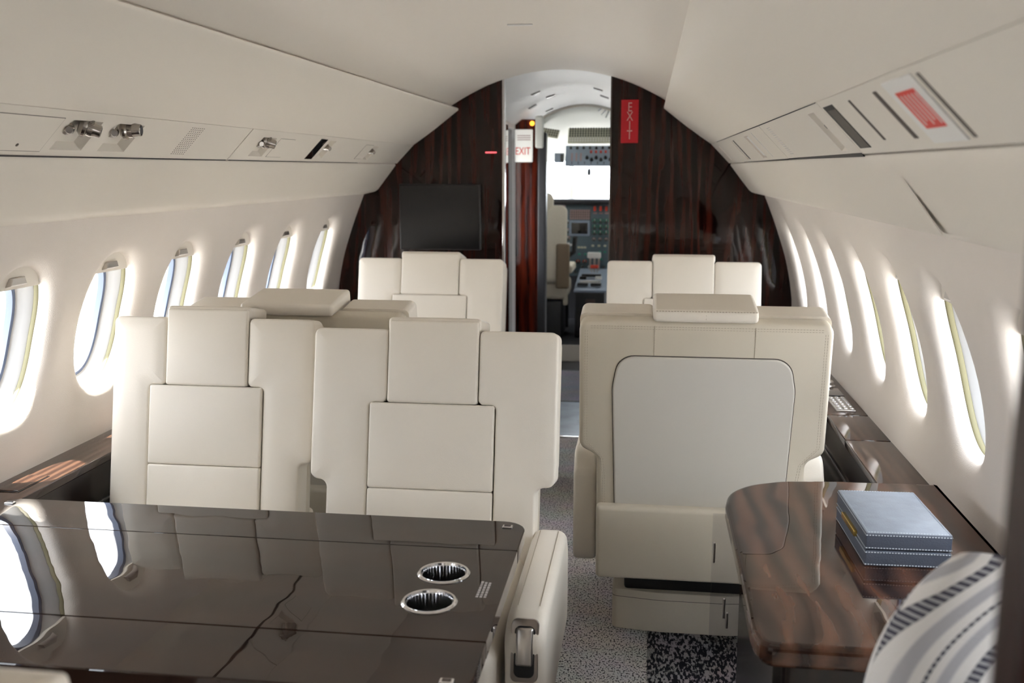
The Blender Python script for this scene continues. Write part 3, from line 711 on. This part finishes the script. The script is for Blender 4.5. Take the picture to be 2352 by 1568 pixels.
# instrument panel
ip = thing('instrument_panel', 'blue grey cockpit instrument panel with gauges and centre screen', 'instrument panel', (0, 8.2, 0))
obj('board', box(-.62, .62, 0, .05, .50, 1.10, .004), 'instrument_blue', ip)
obj('glare_shield', rbox(1.24, .26, .045, .02, (0, .06, 1.108), m=3), 'charcoal', ip)
d = obj('display', rbox(.17, .02, .125, .008, (-.110, -.006, .892), m=2), 'overhead_blue', ip)
obj('display_glass', rbox(.135, .01, .092, .004, (-.110, -.014, .892), m=2), 'black_gloss', d)
obj('dark_readout', rbox(.108, .012, .045, .004, (-.270, -.004, 1.027), m=2), 'black_gloss', ip)
obj('readout_label', rbox(.07, .01, .02, .003, (-.262, -.004, 1.068), m=1), 'pink_grey', ip)
an = obj('annunciator', rbox(.168, .01, .08, .003, (-.107, -.003, 1.003), m=2), 'pink_grey', ip)
lb = bmesh.new()
for i in range(9): join(lb, box(-.188+i*.0182+.013, -.188+i*.0182+.0165, -.0095, -.0075, .966, 1.04))
for j in range(3): join(lb, box(-.19, -.024, -.0095, -.0075, .984+j*.018, .987+j*.018))
obj('annunciator_lines', lb, 'breaker', an, smooth=False)
def gauge(x, z, r, ring='gauge_green', n='gauge'):
    g = obj(n, lathe([(0, -.008), (r*.9, -.008), (r, -.012), (r, 0)], 20, 'Y', c=(x, 0, z)), 'breaker', ip)
    ar = bmesh.new(); N = 12; v0 = []; v1 = []
    for i in range(N+1):
        a = math.radians(-30+240*i/N); v0.append(ar.verts.new((x+r*.84*math.cos(a), -.0095, z+r*.84*math.sin(a)))); v1.append(ar.verts.new((x+r*.55*math.cos(a), -.0095, z+r*.55*math.sin(a))))
    for i in range(N): ar.faces.new((v0[i], v0[i+1], v1[i+1], v1[i]))
    obj('dial_arc', ar, ring, g, smooth=False)
    obj('needle', box(x-.002, x+.002, -.0115, -.0095, z-r*.1, z+r*.7), 'white_plastic', g, smooth=False)
for i in range(3):
    for j, z in enumerate((.953, .905, .858)): gauge(.012+i*.048, z, .022)
    gauge(.008+i*.050, .803, .017, 'pink_grey')
    fh = obj('fire_handle', rbox(.020, .03, .040, .006, (.013+i*.047, -.02, 1.052), m=2), 'orange_red', ip)
    obj('handle_label', box(.0+i*.047, .03+i*.047, -.004, -.001, 1.008, 1.022), 'pink_grey', fh, smooth=False)
gauge(-.205, .945, .018, 'overhead_blue'); gauge(-.205, .87, .022, 'pink_grey'); gauge(-.205, .81, .022, 'pink_grey'); gauge(-.29, .84, .03, 'olive_beige'); gauge(-.36, .93, .04, 'overhead_blue'); gauge(-.36, .82, .04, 'overhead_blue')
obj('warning_light', rbox(.03, .012, .024, .004, (-.298, -.006, .948), m=1), 'red_lamp', ip)
for i, (x, z, mt) in enumerate([(-.15, .70, 'gauge_green'), (-.115, .735, 'olive_beige'), (-.09, .735, 'olive_beige'), (-.065, .735, 'olive_beige'), (-.11, .68, 'gauge_green'), (-.06, .68, 'gauge_green'), (.06, .70, 'gauge_green'), (.10, .70, 'gauge_green'), (.07, .64, 'gauge_green'), (.0, .75, 'olive_beige'), (.05, .75, 'olive_beige'), (.10, .75, 'olive_beige'), (-.20, .765, 'white_plastic'), (-.175, .755, 'white_plastic')]):
    obj('switch', rbox(.022, .014, .016, .003, (x, -.006, z), m=1), mt, ip)
for x in (-.12, -.065): gauge(x, .62, .018, 'orange_red')
for i in range(6):
    for j in range(2): obj('selector', lathe([(0, -.022), (.008, -.022), (.010, -.006), (.013, 0)], 12, 'Y', c=(-.20+i*.058, 0, .575-j*.045)), 'breaker' if (i+j) % 3 else 'white_plastic', ip)
for i in range(5): obj('legend_strip', rbox(.030, .008, .008, .002, (-.33+i*.045, -.003, .77-.02*(i % 2)), m=1), 'overhead_blue', ip)

# throttle pedestal
pd = thing('throttle_pedestal', 'dark centre pedestal with levers between the pilot seats', 'pedestal', (0.015, 7.55, 0))
obj('body', prism([(-.10, .118), (.12, .118), (.12, .46), (-.10, .46)], -.15, .58, .01), 'charcoal', pd)
tp = obj('top', xf(rbox(.245, .72, .02, .006, (0, 0, 0), m=2), T((.01, .21, .515)) @ R(.13, 'X')), 'overhead_blue', pd)
obj('rear_label', rbox(.07, .01, .055, .004, (.015, -.155, .385), m=1), 'mid_brown', pd)
for i, (x, y, z, sx, sy, mt) in enumerate([(-.05, -.05, .50, .08, .05, 'black'), (.05, -.05, .50, .08, .05, 'black'), (0, .04, .51, .16, .03, 'white_plastic'), (-.06, .14, .53, .05, .06, 'black'), (.06, .14, .53, .05, .06, 'white_plastic'), (0, .22, .54, .15, .04, 'black')]):
    obj('control_block', rbox(sx, sy, .02, .004, (x, y, z+.01), m=1), mt, pd)
lv = obj('throttle_levers', rbox(.11, .03, .05, .012, (.005, .50, .685), m=2), 'white_plastic', pd)
for i in range(3): obj('lever_arm', box(-.035+i*.035, -.020+i*.035, .50, .515, .53, .68), 'nickel', lv, smooth=False)
rd = obj('red_levers', rbox(.065, .03, .028, .008, (.012, .42, .60), m=2), 'orange_red', pd)
for i in range(3): obj('lever_arm', box(-.014+i*.022, -.005+i*.022, .42, .43, .53, .60), 'nickel', rd, smooth=False)

# overhead panel and breaker panel
op = thing('overhead_panel', 'blue grey overhead switch panel above the windscreen', 'switch panel', (0, 7.95, 1.47))
Mo = R(math.radians(-28), 'X')
obj('board', xf(rbox(.40, .02, .175, .004, (-.012, 0, 0), m=2), Mo), 'overhead_blue', op)
for i in range(7):
    obj('switch', xf(rbox(.018, .02, .018, .004, (-.17+i*.05, -.016, .064), m=1), Mo), 'breaker' if i < 4 else 'black', op)
for i in range(5): obj('switch_guard', xf(rbox(.016, .02, .018, .004, (-.01+i*.038, -.016, .028), m=1), Mo), 'orange_red', op)
for i in range(6):
    obj('rotary_knob', xf(lathe([(0, -.03), (.010, -.03), (.012, -.012), (.014, -.01)], 14, 'Y', c=(-.04+i*.036, 0, -.022-(i % 2)*.018)), Mo), 'black', op)
for i in range(3): obj('label_strip', xf(box(-.165+i*.035, -.153+i*.035, -.0125, -.0105, -.05, .02), Mo), 'pink_grey', op)
for i in range(7): obj('toggle', xf(box(-.16+i*.05, -.154+i*.05, -.02, -.01, -.078, -.06), Mo), 'breaker', op)
bp_ = thing('breaker_panel', 'beige circuit breaker panel behind the overhead switches', 'breaker panel', (0, 7.62, 1.615))
Mb = R(math.radians(-35), 'X')
obj('board', xf(rbox(.32, .014, .135, .003, (-.005, 0, 0), m=1), Mb), 'olive_beige', bp_)
lb = bmesh.new(); lc = bmesh.new()
for i in range(16):
    for j in range(6):
        join(lb if j < 4 else lc, cyl((-.150+i*.0195, -.006, .056-j*.022), (-.150+i*.0195, -.018, .056-j*.022), .0062, n=6))
tag(obj('breaker_buttons', xf(lb, Mb), 'breaker', bp_), kind='stuff'); tag(obj('breaker_caps', xf(lc, Mb), 'white_plastic', bp_), kind='stuff')
bp2 = thing('breaker_panel', 'narrow side circuit breaker panel left above the pilot seat', 'breaker panel', (-.30, 7.62, 1.635))
obj('board', xf(rbox(.13, .014, .07, .003, m=1), Mb @ R(.2, 'Y')), 'olive_beige', bp2)
lb = bmesh.new()
for i in range(7):
    for j in range(3): join(lb, cyl((-.054+i*.018, -.006, .022-j*.022), (-.054+i*.018, -.017, .022-j*.022), .006, n=6))
tag(obj('breaker_buttons', xf(lb, Mb @ R(.2, 'Y')), 'mid_brown', bp2), kind='stuff')
vm = thing('vent_module', 'small pale blue box on the cockpit lining', 'vent', (-.255, 7.9, 1.455))
obj('body', rbox(.075, .05, .075, .006, m=1), 'overhead_blue', vm); obj('grille', box(.01, .034, -.027, -.024, -.03, .03), 'breaker', vm, smooth=False)
cp = thing('compass', 'small dark compass hanging under the overhead panel', 'compass', (-.03, 8.05, 1.345))
obj('body', lathe([(0, -.028), (.012, -.026), (.016, -.01), (.014, .02), (.006, .03), (0, .03)], 16), 'charcoal', cp); obj('bracket', box(-.004, .004, -.004, .004, .03, .06), 'charcoal', cp, smooth=False)
sv = thing('sun_visor', 'dark folded fan shaped visor hanging at the right of the cockpit arch', 'visor', (.10, 7.1, 1.71))
for i in range(5):
    obj('fold', xf(rbox(.006, .05, .17, .002, (0, 0, -.06), m=1), T((.10, 0, .14)) @ R(math.radians(12+i*14), 'Y')), 'charcoal', sv)

# pilot seat
ps = thing('pilot_seat', 'cream sheepskin pilot seat seen from behind on the left', 'seat', (-.36, 7.35, .118))
obj('backrest', xf(rbox(.42, .13, .58, .05, (0, 0, .30), bulge=(0, .02, 0)), T((0, 0, .40)) @ R(-.12, 'X')), 'sheepskin', ps)
obj('headrest', rbox(.26, .11, .20, .05, (-.02, .05, .98)), 'sheepskin', ps)
obj('back_pad', xf(rbox(.10, .04, .33, .018, (.19, -.08, .22)), T((0, 0, .32)) @ R(-.10, 'X')), 'sheepskin_dark', ps)
obj('cushion', rbox(.44, .46, .14, .04, (0, .22, .36)), 'sheepskin', ps)
obj('arm', rbox(.06, .36, .06, .02, (.23, .16, .52)), 'sheepskin', ps)
obj('arm_strut', rbox(.035, .05, .26, .01, (.205, .02, .38)), 'sheepskin', ps)
obj('pedestal_frame', box(-.18, .18, -.02, .38, 0, .28, .01), 'charcoal', ps)
yk = thing('control_yoke', 'black control yoke in front of the pilot seat', 'yoke', (-.20, 7.92, .118))
obj('column', tube([(0, .0, 0), (0, .02, .4), (.0, .06, .55)], .028), 'black', yk); obj('grip', tube([(-.14, 0, .70), (-.11, .03, .58), (0, .04, .55), (.06, .03, .60), (.075, 0, .72)], .02), 'black', yk)

# ------------------------------------------------------------------ seats
def make_seat(label, group, wl=.33, wr=.33, hh=.13, ph=.168, top=.990, htop=1.014, hb=.826, pb_=.60, notch=.61, low=.28, Tk=.165, rec=13, notch_l=True, notch_r=True, arms=(True, True), lever=0, stitch=True, arm_len=.52, arm_z=.575, aw=.033, ab=.013):
    """lounge seat; local frame: sitter looks towards -y, backrest face at y=0 when upright"""
    t = thing('cabin_seat', label, 'seat', (0, 0, 0), 0, group)
    M = T((0, 0, .45)) @ R(-math.radians(rec), 'X') @ T((0, 0, -.45))
    Z0 = .34
    def bol(s, w, nt):
        pts = [(s*(hh+.002), top), (s*w, top)]
        if nt: pts += [(s*w, notch), (s*low, notch), (s*low, Z0)]
        else: pts += [(s*w, Z0)]
        pts += [(s*(ph+.003), Z0), (s*(ph+.003), hb), (s*(hh+.002), hb)]
        rr = [.014, .018] + ([.022, .022, .014] if nt else [.014]) + [.012, .014, .014]
        return pts, rr
    # bolsters: front leather pads
    for s, w, ntc in ((-1, wl, notch_l), (1, wr, notch_r)):
        o = obj('bolster', xf(pad(*bol(s, w, ntc), 0, Tk*.62, .008, .005, pw=.03), M), 'leather', t)
        if stitch:
            e = -.0008
            lines = [[(s*(hh+.02), e+.010, top-.0045), (s*(w-.03), e+.010, top-.0045)], [(s*(hh+.02), e+.004, top-.008), (s*(w-.03), e+.004, top-.008)]]
            lines += [[(s*(w-.004), e+.012, top-.03), (s*(w-.004), e+.012, notch+.03)], [(s*(w-.008), e+.004, top-.03), (s*(w-.008), e+.004, notch+.03)]] if ntc else []
            if ntc: lines += [[(s*(low+.02), e+.006, notch+.006), (s*(w-.02), e+.006, notch+.006)], [(s*(low-.008), e+.004, notch-.02), (s*(low-.008), e+.004, Z0)]]
            lines += [[(s*(hh+.008), e+.005, top-.02), (s*(hh+.008), e+.005, hb+.015)]]
            obj('stitching', dashes(lines, M), 'thread', o)
    # rear shell
    pts = [(-wl+.002, top-.004), (wr-.002, top-.004)]
    pts += [(wr-.002, notch+.03), (low, notch+.005), (low, Z0)] if notch_r else [(wr-.002, Z0)]
    pts += [(-low, Z0), (-low, notch+.005), (-wl+.002, notch+.03)] if notch_l else [(-wl+.002, Z0)]
    rr = [.028, .028] + ([.03, .03, .01] if notch_r else [.01]) + ([.01, .03, .03] if notch_l else [.01])
    sh = obj('back_shell', xf(prism(round_poly(pts, rr, 5), Tk*.60, Tk, .014, seg=3), M), 'leather_back', t)
    e = Tk+.0006
    if stitch:
        lines = []
        for q in (.018, .024):
            y_ = e-.001
            lines += [[(-wl+.03, y_, top-q), (wr-.03, y_, top-q)]]
            for s, w, nc in ((-1, wl, notch_l), (1, wr, notch_r)):
                lines += [[(s*(w-q), y_, top-.03), (s*(w-q), y_, notch+.05), (s*(low-q+.006), y_, notch-.0), (s*(low-q), y_, notch-.05), (s*(low-q), y_, Z0+.1)]] if nc else [[(s*(w-q), y_, top-.03), (s*(w-q), y_, Z0)]]
        lines += [[(-hh, e, top-.02), (-hh, e, .90)], [(hh, e, top-.02), (hh, e, .90)]]
        obj('stitching', dashes(lines, M), 'thread', sh)
        obj('seam', join(xf(box(-hh-.001, -hh+.001, e-.0012, e, .90, top-.015), M), xf(box(hh-.001, hh+.001, e-.0012, e, .90, top-.015), M)), 'thread', sh)
    # headrest, lumbar pad, lower pad
    obj('headrest', xf(rbox(2*hh+.001, Tk*.80, htop-hb-.0012, .007, (0, Tk*.38-.001, (htop+hb)/2), m=6, bulge=(0, .006, .003)), M), 'leather', t)
    cap = obj('headrest_cap', xf(rbox(2*hh+.008, Tk*1.06, .034, .010, (0, Tk*.56, htop-.010), m=6, bulge=(.002, .003, .004)), M), 'leather', t)
    if stitch: obj('stitching', dashes([[(-hh, Tk*1.09+.0005, htop+.004), (hh, Tk*1.09+.0005, htop+.004)], [(-.001, Tk*1.09+.002, htop-.004), (-.001, Tk*1.09+.002, htop-.02)]], M), 'thread', cap)
    obj('lumbar_pad', xf(rbox(2*ph+.002, .08, hb-pb_-.0012, .006, (0, .036, (hb+pb_)/2), m=6, bulge=(0, .007, 0)), M), 'leather', t)
    obj('lower_pad', xf(rbox(2*ph+.002, .08, pb_-Z0, .006, (0, .036, (Z0+pb_)/2), m=6, bulge=(0, .007, 0)), M), 'leather', t)
    # rear panel and pocket
    rp = ph*1.42
    ro = round_poly([(-rp*.95, .40), (rp*.95, .40), (rp, .82), (rp*.93, .908), (-rp*.93, .908), (-rp, .82)], [.01, .01, .12, .05, .05, .12], 8)
    obj('panel_gap', xf(prism([(x*1.008, (z-.6)*1.008+.6) for x, z in ro], Tk-.004, Tk+.0012, 0), M), 'seam', t)
    obj('rear_panel', xf(prism(ro, Tk-.004, Tk+.006, .004, seg=2), M), 'hard_shell', t, angle=15)
    pk = rbox(2*low-.002, .035, .225, .012, (0, Tk+.014, .365), m=7, bulge=(0, .014, 0))
    obj('rear_pocket', xf(pk, M), 'leather_back', t)
    # seat cushion, base
    cw = low-.02
    obj('seat_cushion', rbox(2*cw, .54, .15, .04, (0, -.235, .375), m=6, bulge=(0, 0, .02)), 'leather', t)
    obj('under_frame', rbox(2*cw-.02, .50, .12, .02, (0, -.20, .25), m=2), 'leather_back', t)
    obj('swivel', box(-.20, .20, -.38, .0, .125, .20, .01), 'black', t)
    bs = round_poly([(-.235, -.44), (.235, -.44), (.235, .0), (.1, .02), (-.1, .02), (-.235, .0)], [.03, .03, .02, .3, .3, .02], 5)
    bb = obj('base', prism(bs, 0, .128, .006, 'Z', seg=2), 'leather_back', t)
    obj('base_line', prism([(x*1.004, y*1.004) for x, y in bs], .103, .1045, 0, 'Z'), 'seam', bb)
    # arms
    for k, s in enumerate((-1, 1)):
        if not arms[k]: continue
        x = s*(low+.036)
        side = round_poly([(.10, arm_z-.06), (.06, arm_z), (-arm_len+.05, arm_z), (-arm_len, arm_z-.03), (-arm_len+.012, .24), (.10, .24)], [.05, .06, .06, .06, .05, .05], 6)
        a = obj('armrest', xf(prism(side, -aw, aw, ab, 'X', seg=4), T((x, 0, 0))), 'leather', t)
        if stitch: obj('stitching', dashes([[(x+q, .03, arm_z+.0002), (x+q, -arm_len+.08, arm_z+.0002)] for q in (-.022, .022)]), 'thread', a)
        if lever == s:
            fy = -arm_len
            ML = T((x, fy+.010, arm_z-.060)) @ R(-.26, 'X')
            lp = obj('lever_plate', xf(round_plate(.054, .122, .006), ML), 'bronze', a)
            obj('lever_well', xf(round_plate(.041, .100, .003), ML @ T((0, -.0042, -.002))), 'black', lp)
            obj('lever_paddle', xf(rbox(.034, .012, .074, .005, m=3, bulge=(0, .004, 0)), ML @ T((0, -.008, .008))), 'nickel', lp)
    return t
def round_plate(w_, h_, d_):
    return prism(round_poly([(-w_/2, -h_/2), (w_/2, -h_/2), (w_/2, h_/2), (-w_/2, h_/2)], .012, 5), -d_, d_, .002, seg=2)
def put(t, x, y, rz=0): t.location = (x, y, 0); t.rotation_euler = (0, 0, rz); return t
# front single seats face aft, second row singles face forward
s1 = put(make_seat('cream leather seat under the screen facing aft', 'single lounge seats', stitch=False), -.52, 4.25)
s2 = put(make_seat('cream leather seat below the red sign facing aft', 'single lounge seats', stitch=False), .60, 4.25)
s3 = put(make_seat('big cream leather seat seen from behind with smooth rear panel and pocket', 'single lounge seats', rec=8, top=1.008, htop=1.034), .595, 2.845, math.pi)
s4 = put(make_seat('cream leather seat behind the double seats, only its top showing', 'single lounge seats', rec=8, top=1.0, htop=1.024, stitch=False), -.55, 2.89, math.pi)
# double seats around the big table
D = dict(hh=.113, ph=.156, top=.990, htop=1.013, hb=.808, pb_=.596, notch=.612, low=.262)
d1 = put(make_seat('cream leather window seat facing aft behind the large table', 'paired seats at the table', wl=.265, wr=.295, notch_l=False, arms=(False, False), rec=11, Tk=.112, **D), -.715, 2.390)
d2 = put(make_seat('cream leather aisle seat facing aft behind the large table with metal lever', 'paired seats at the table', wl=.305, wr=.310, arms=(False, True), rec=12, lever=1, arm_len=.475, arm_z=.502, aw=.042, ab=.024, Tk=.14, **D), -.077, 2.27)
d3 = put(make_seat('cream leather seat with only its headrest edge showing at the bottom left corner', 'paired seats at the table', wl=.30, wr=.30, rec=12, arms=(False, False), stitch=False, Tk=.14, **{**D, 'top': .962, 'htop': .990}), -.12, .79, math.pi)

# ------------------------------------------------------------------ folding table
TZ = .62
tb = thing('folding_table', 'large glossy dark brown folding table with two cup holders', 'table', (0, 0, 0))
X0, X1, Y0, Y1 = -1.018, .198, 1.31, 2.035
ya, yb = 1.478, 1.868
cups = [(.075, 1.613), (.075, 1.740)]
def slab(x0, x1, y0, y1, r): return prism(round_poly([(x0, y0), (x1, y0), (x1, y1), (x0, y1)], r, 6), TZ-.030, TZ, .0022, 'Z', seg=2)
def slab_holes(x0, x1, y0, y1, cells, r=.044):
    """flat leaf with round cut-outs; cells = square centres and half size, stacked in y"""
    bm = bmesh.new(); h = cells[0][2]; cx = cells[0][0]
    ys = [cells[0][1]-h]+[c[1]+h for c in cells]
    def quad(a, b, c, d, z): bm.faces.new([bm.verts.new((x, y, z)) for x, y in ((a, c), (b, c), (b, d), (a, d))])
    for z in (TZ, TZ-.03):
        for a, b in ((x0, cx-h), (cx-h, cx+h), (cx+h, x1)):
            quad(a, b, y0, ys[0], z); quad(a, b, ys[-1], y1, z)
        for k in range(len(cells)):
            quad(x0, cx-h, ys[k], ys[k+1], z); quad(cx+h, x1, ys[k], ys[k+1], z)
            cy = cells[k][1]; n = 48; ring = []; sq = []
            for i in range(n):
                t = 2*math.pi*i/n; c_, s_ = math.cos(t), math.sin(t); m = h/max(abs(c_), abs(s_))
                ring.append(bm.verts.new((cx+r*c_, cy+r*s_, z))); sq.append(bm.verts.new((cx+m*c_, cy+m*s_, z)))
            for i in range(n): bm.faces.new((ring[i], ring[(i+1) % n], sq[(i+1) % n], sq[i]))
    for (a, b) in (((x0, y0), (x1, y0)), ((x1, y0), (x1, y1)), ((x1, y1), (x0, y1)), ((x0, y1), (x0, y0))):
        bm.faces.new([bm.verts.new(p) for p in ((*a, TZ), (*b, TZ), (*b, TZ-.03), (*a, TZ-.03))])
    bmesh.ops.remove_doubles(bm, verts=bm.verts[:], dist=1e-5)
    return bm
obj('leaf', slab(X0, X1, yb+.0012, Y1, [.003, .003, .05, .05]), 'wood_table', tb, angle=8)
obj('leaf', slab_holes(X0, X1, ya+.0012, yb-.0012, [(x, y, .0635) for x, y in cups]), 'wood_table', tb, angle=20)
obj('leaf', slab(X0, X1, Y0, ya-.0012, [.05, .05, .003, .003]), 'wood_table', tb, angle=8)
for cx, cy in cups:
    cu = obj('cup_holder', lathe([(.0425, TZ-.001), (.0435, TZ+.003), (.047, TZ+.004), (.050, TZ+.001), (.050, TZ), (.043, TZ), (.0415, TZ-.006), (.040, TZ-.075), (.0, TZ-.076)], 44, c=(cx, cy, 0)), 'chrome', tb)
    rb = bmesh.new()
    for k in range(40):
        a = 2*math.pi*k/40; join(rb, cyl((.041, 0, TZ-.07), (.0415, 0, TZ-.002), .0018, n=6), T((cx, cy, 0)) @ R(a, 'Z'))
    obj('flutes', rb, 'chrome', cu)
for x, y in [(.160, 2.0), (.160, 1.345), (-.985, 2.0), (-.985, 1.345)]:
    bu = obj('bumper', rbox(.022, .014, .004, .0018, (x, y, TZ+.001), m=1), 'chrome', tb); obj('bumper_pad', rbox(.014, .008, .003, .001, (x, y, TZ+.0025), m=1), 'mid_brown', bu)
lb = bmesh.new(); random.seed(3)
for j in range(3):
    y = 1.643
    while y < 1.708:
        L = random.uniform(.004, .010); join(lb, box(.152+j*.0072, .1565+j*.0072, y, min(y+L, 1.714), TZ, TZ+.0006)); y += L+.0025
obj('printed_note', lb, 'note_grey', tb, smooth=False)
obj('support', box(-1.0, -.94, 1.55, 1.80, .05, TZ-.03, .01), 'wood_dark', tb)
obj('support_arm', box(-.95, -.05, 1.60, 1.74, TZ-.07, TZ-.03, .008), 'dark_metal', tb)

# ------------------------------------------------------------------ side desk
DZ = .612
dk = thing('side_desk', 'curved brown figured wood desk against the right wall', 'desk', (0, 0, 0))
dp = [(1.157, 1.545), (1.157, 2.455), (.91, 2.452), (.78, 2.435), (.70, 2.395), (.645, 2.33), (.632, 2.24), (.632, 1.90), (.628, 1.60), (.640, 1.545)]
dp = round_poly(dp, [.004, .004, .3, .15, .15, .15, .2, .5, .3, .03], 5)
obj('top', prism(dp, DZ-.042, DZ, .012, 'Z', seg=4), 'wood_desk', dk, angle=8)
obj('body', prism(round_poly([(1.03, 1.56), (1.03, 2.40), (.80, 2.38), (.70, 2.30), (.665, 2.18), (.665, 1.60), (.68, 1.56)], [0, 0, .1, .1, .1, .02, .02], 4), .0, DZ-.042, 0, 'Z'), 'wood_dark', dk)
# clear divider with chrome catches at the desk end
cl = thing('clear_divider', 'clear acrylic strip with chrome catches at the aisle end of the desk', 'divider', (.655, 2.30, .0))
obj('sheet', box(-.045, .03, 0, .003, .22, .565), 'acrylic', cl, smooth=False)
obj('catch', rbox(.006, .008, .05, .002, (-.040, -.004, .47), m=1), 'nickel', cl); obj('catch', rbox(.006, .008, .05, .002, (-.012, -.004, .33), m=1), 'nickel', cl); obj('catch', rbox(.006, .008, .04, .002, (-.004, -.004, .30), m=1), 'nickel', cl)

# keepsake box
kb = thing('leather_box', 'blue grey stitched leather box with brass clasp on the desk', 'box', (.949, 2.037, DZ), math.radians(1.5))
BW, BD = .160, .262
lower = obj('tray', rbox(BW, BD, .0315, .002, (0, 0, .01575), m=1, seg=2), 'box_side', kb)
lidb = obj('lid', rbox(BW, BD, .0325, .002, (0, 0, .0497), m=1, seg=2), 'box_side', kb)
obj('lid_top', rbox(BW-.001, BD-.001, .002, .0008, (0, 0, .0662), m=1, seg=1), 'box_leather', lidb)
def rect_loop(w_, d_, z): return [[(-w_, -d_, z), (w_, -d_, z), (w_, d_, z), (-w_, d_, z), (-w_, -d_, z)]]
ls = []
for z in (.0035, .028): ls += rect_loop(BW/2+.0003, BD/2+.0003, z)
obj('stitching', dashes(ls, L=.0032, gap=.0022, w=.0009), 'box_thread', lower)
ls = []
for z in (.037, .0625): ls += rect_loop(BW/2+.0003, BD/2+.0003, z)
ls += rect_loop(BW/2-.004, BD/2-.004, .0674)
obj('stitching', dashes(ls, L=.0032, gap=.0022, w=.0009), 'box_thread', lidb)
obj('clasp', rbox(.008, .115, .012, .0015, (-BW/2-.003, -.002, .038), m=1), 'gold', kb)

# ------------------------------------------------------------------ divan and pillow by the partition
dv = thing('divan', 'cream leather divan hidden behind the wood partition', 'divan', (.80, 1.0, 0))
obj('seat_cushion', rbox(.38, .95, .16, .04, (0, 0, .40), bulge=(0, 0, .01)), 'leather', dv)
obj('base', box(-.18, .18, -.46, .46, 0, .33, .01), 'leather_back', dv)
def pillow():
    bm = bmesh.new(); N = 30; a = .17; grid = {}
    for s in (1, -1):
        for i in range(N+1):
            for j in range(N+1):
                u = -1+2*i/N; v = -1+2*j/N
                # sides pulled in a little, corners pointed
                k = 1+.05*(1-abs(u)**2)*abs(v)-.03*abs(u*v)**8; kk = 1+.05*(1-abs(v)**2)*abs(u)-.03*abs(u*v)**8
                x = a*u*kk; z = a*v*k-1.8*(a*u)**2
                th = .092*((1-u**2)*(1-v**2))**.5
                if (abs(u) == 1 or abs(v) == 1) and s == -1: continue
                grid[s, i, j] = bm.verts.new((x, -s*th, z))
    def V(s, i, j):
        return grid[1, i, j] if i in (0, N) or j in (0, N) else grid[s, i, j]
    for s in (1, -1):
        for i in range(N):
            for j in range(N):
                f = (V(s, i, j), V(s, i+1, j), V(s, i+1, j+1), V(s, i, j+1))
                bm.faces.new(f if s == 1 else f[::-1])
    return bm
pl = tag(obj('pillow', pillow(), 'pillow_cloth', angle=80), 'white pillow with grey and dark dashed stripes beside the desk', 'pillow')
pl.matrix_world = T((.866, 1.10, .758)) @ R(math.radians(10), 'Z') @ R(math.radians(-10), 'X') @ R(math.radians(-74), 'Y')

# ------------------------------------------------------------------ outside
ap = struct(obj('ground', box(-150, 150, -150, 150, -2.3, -2.2), 'apron', smooth=False), 'pale concrete apron outside the aircraft', 'ground')
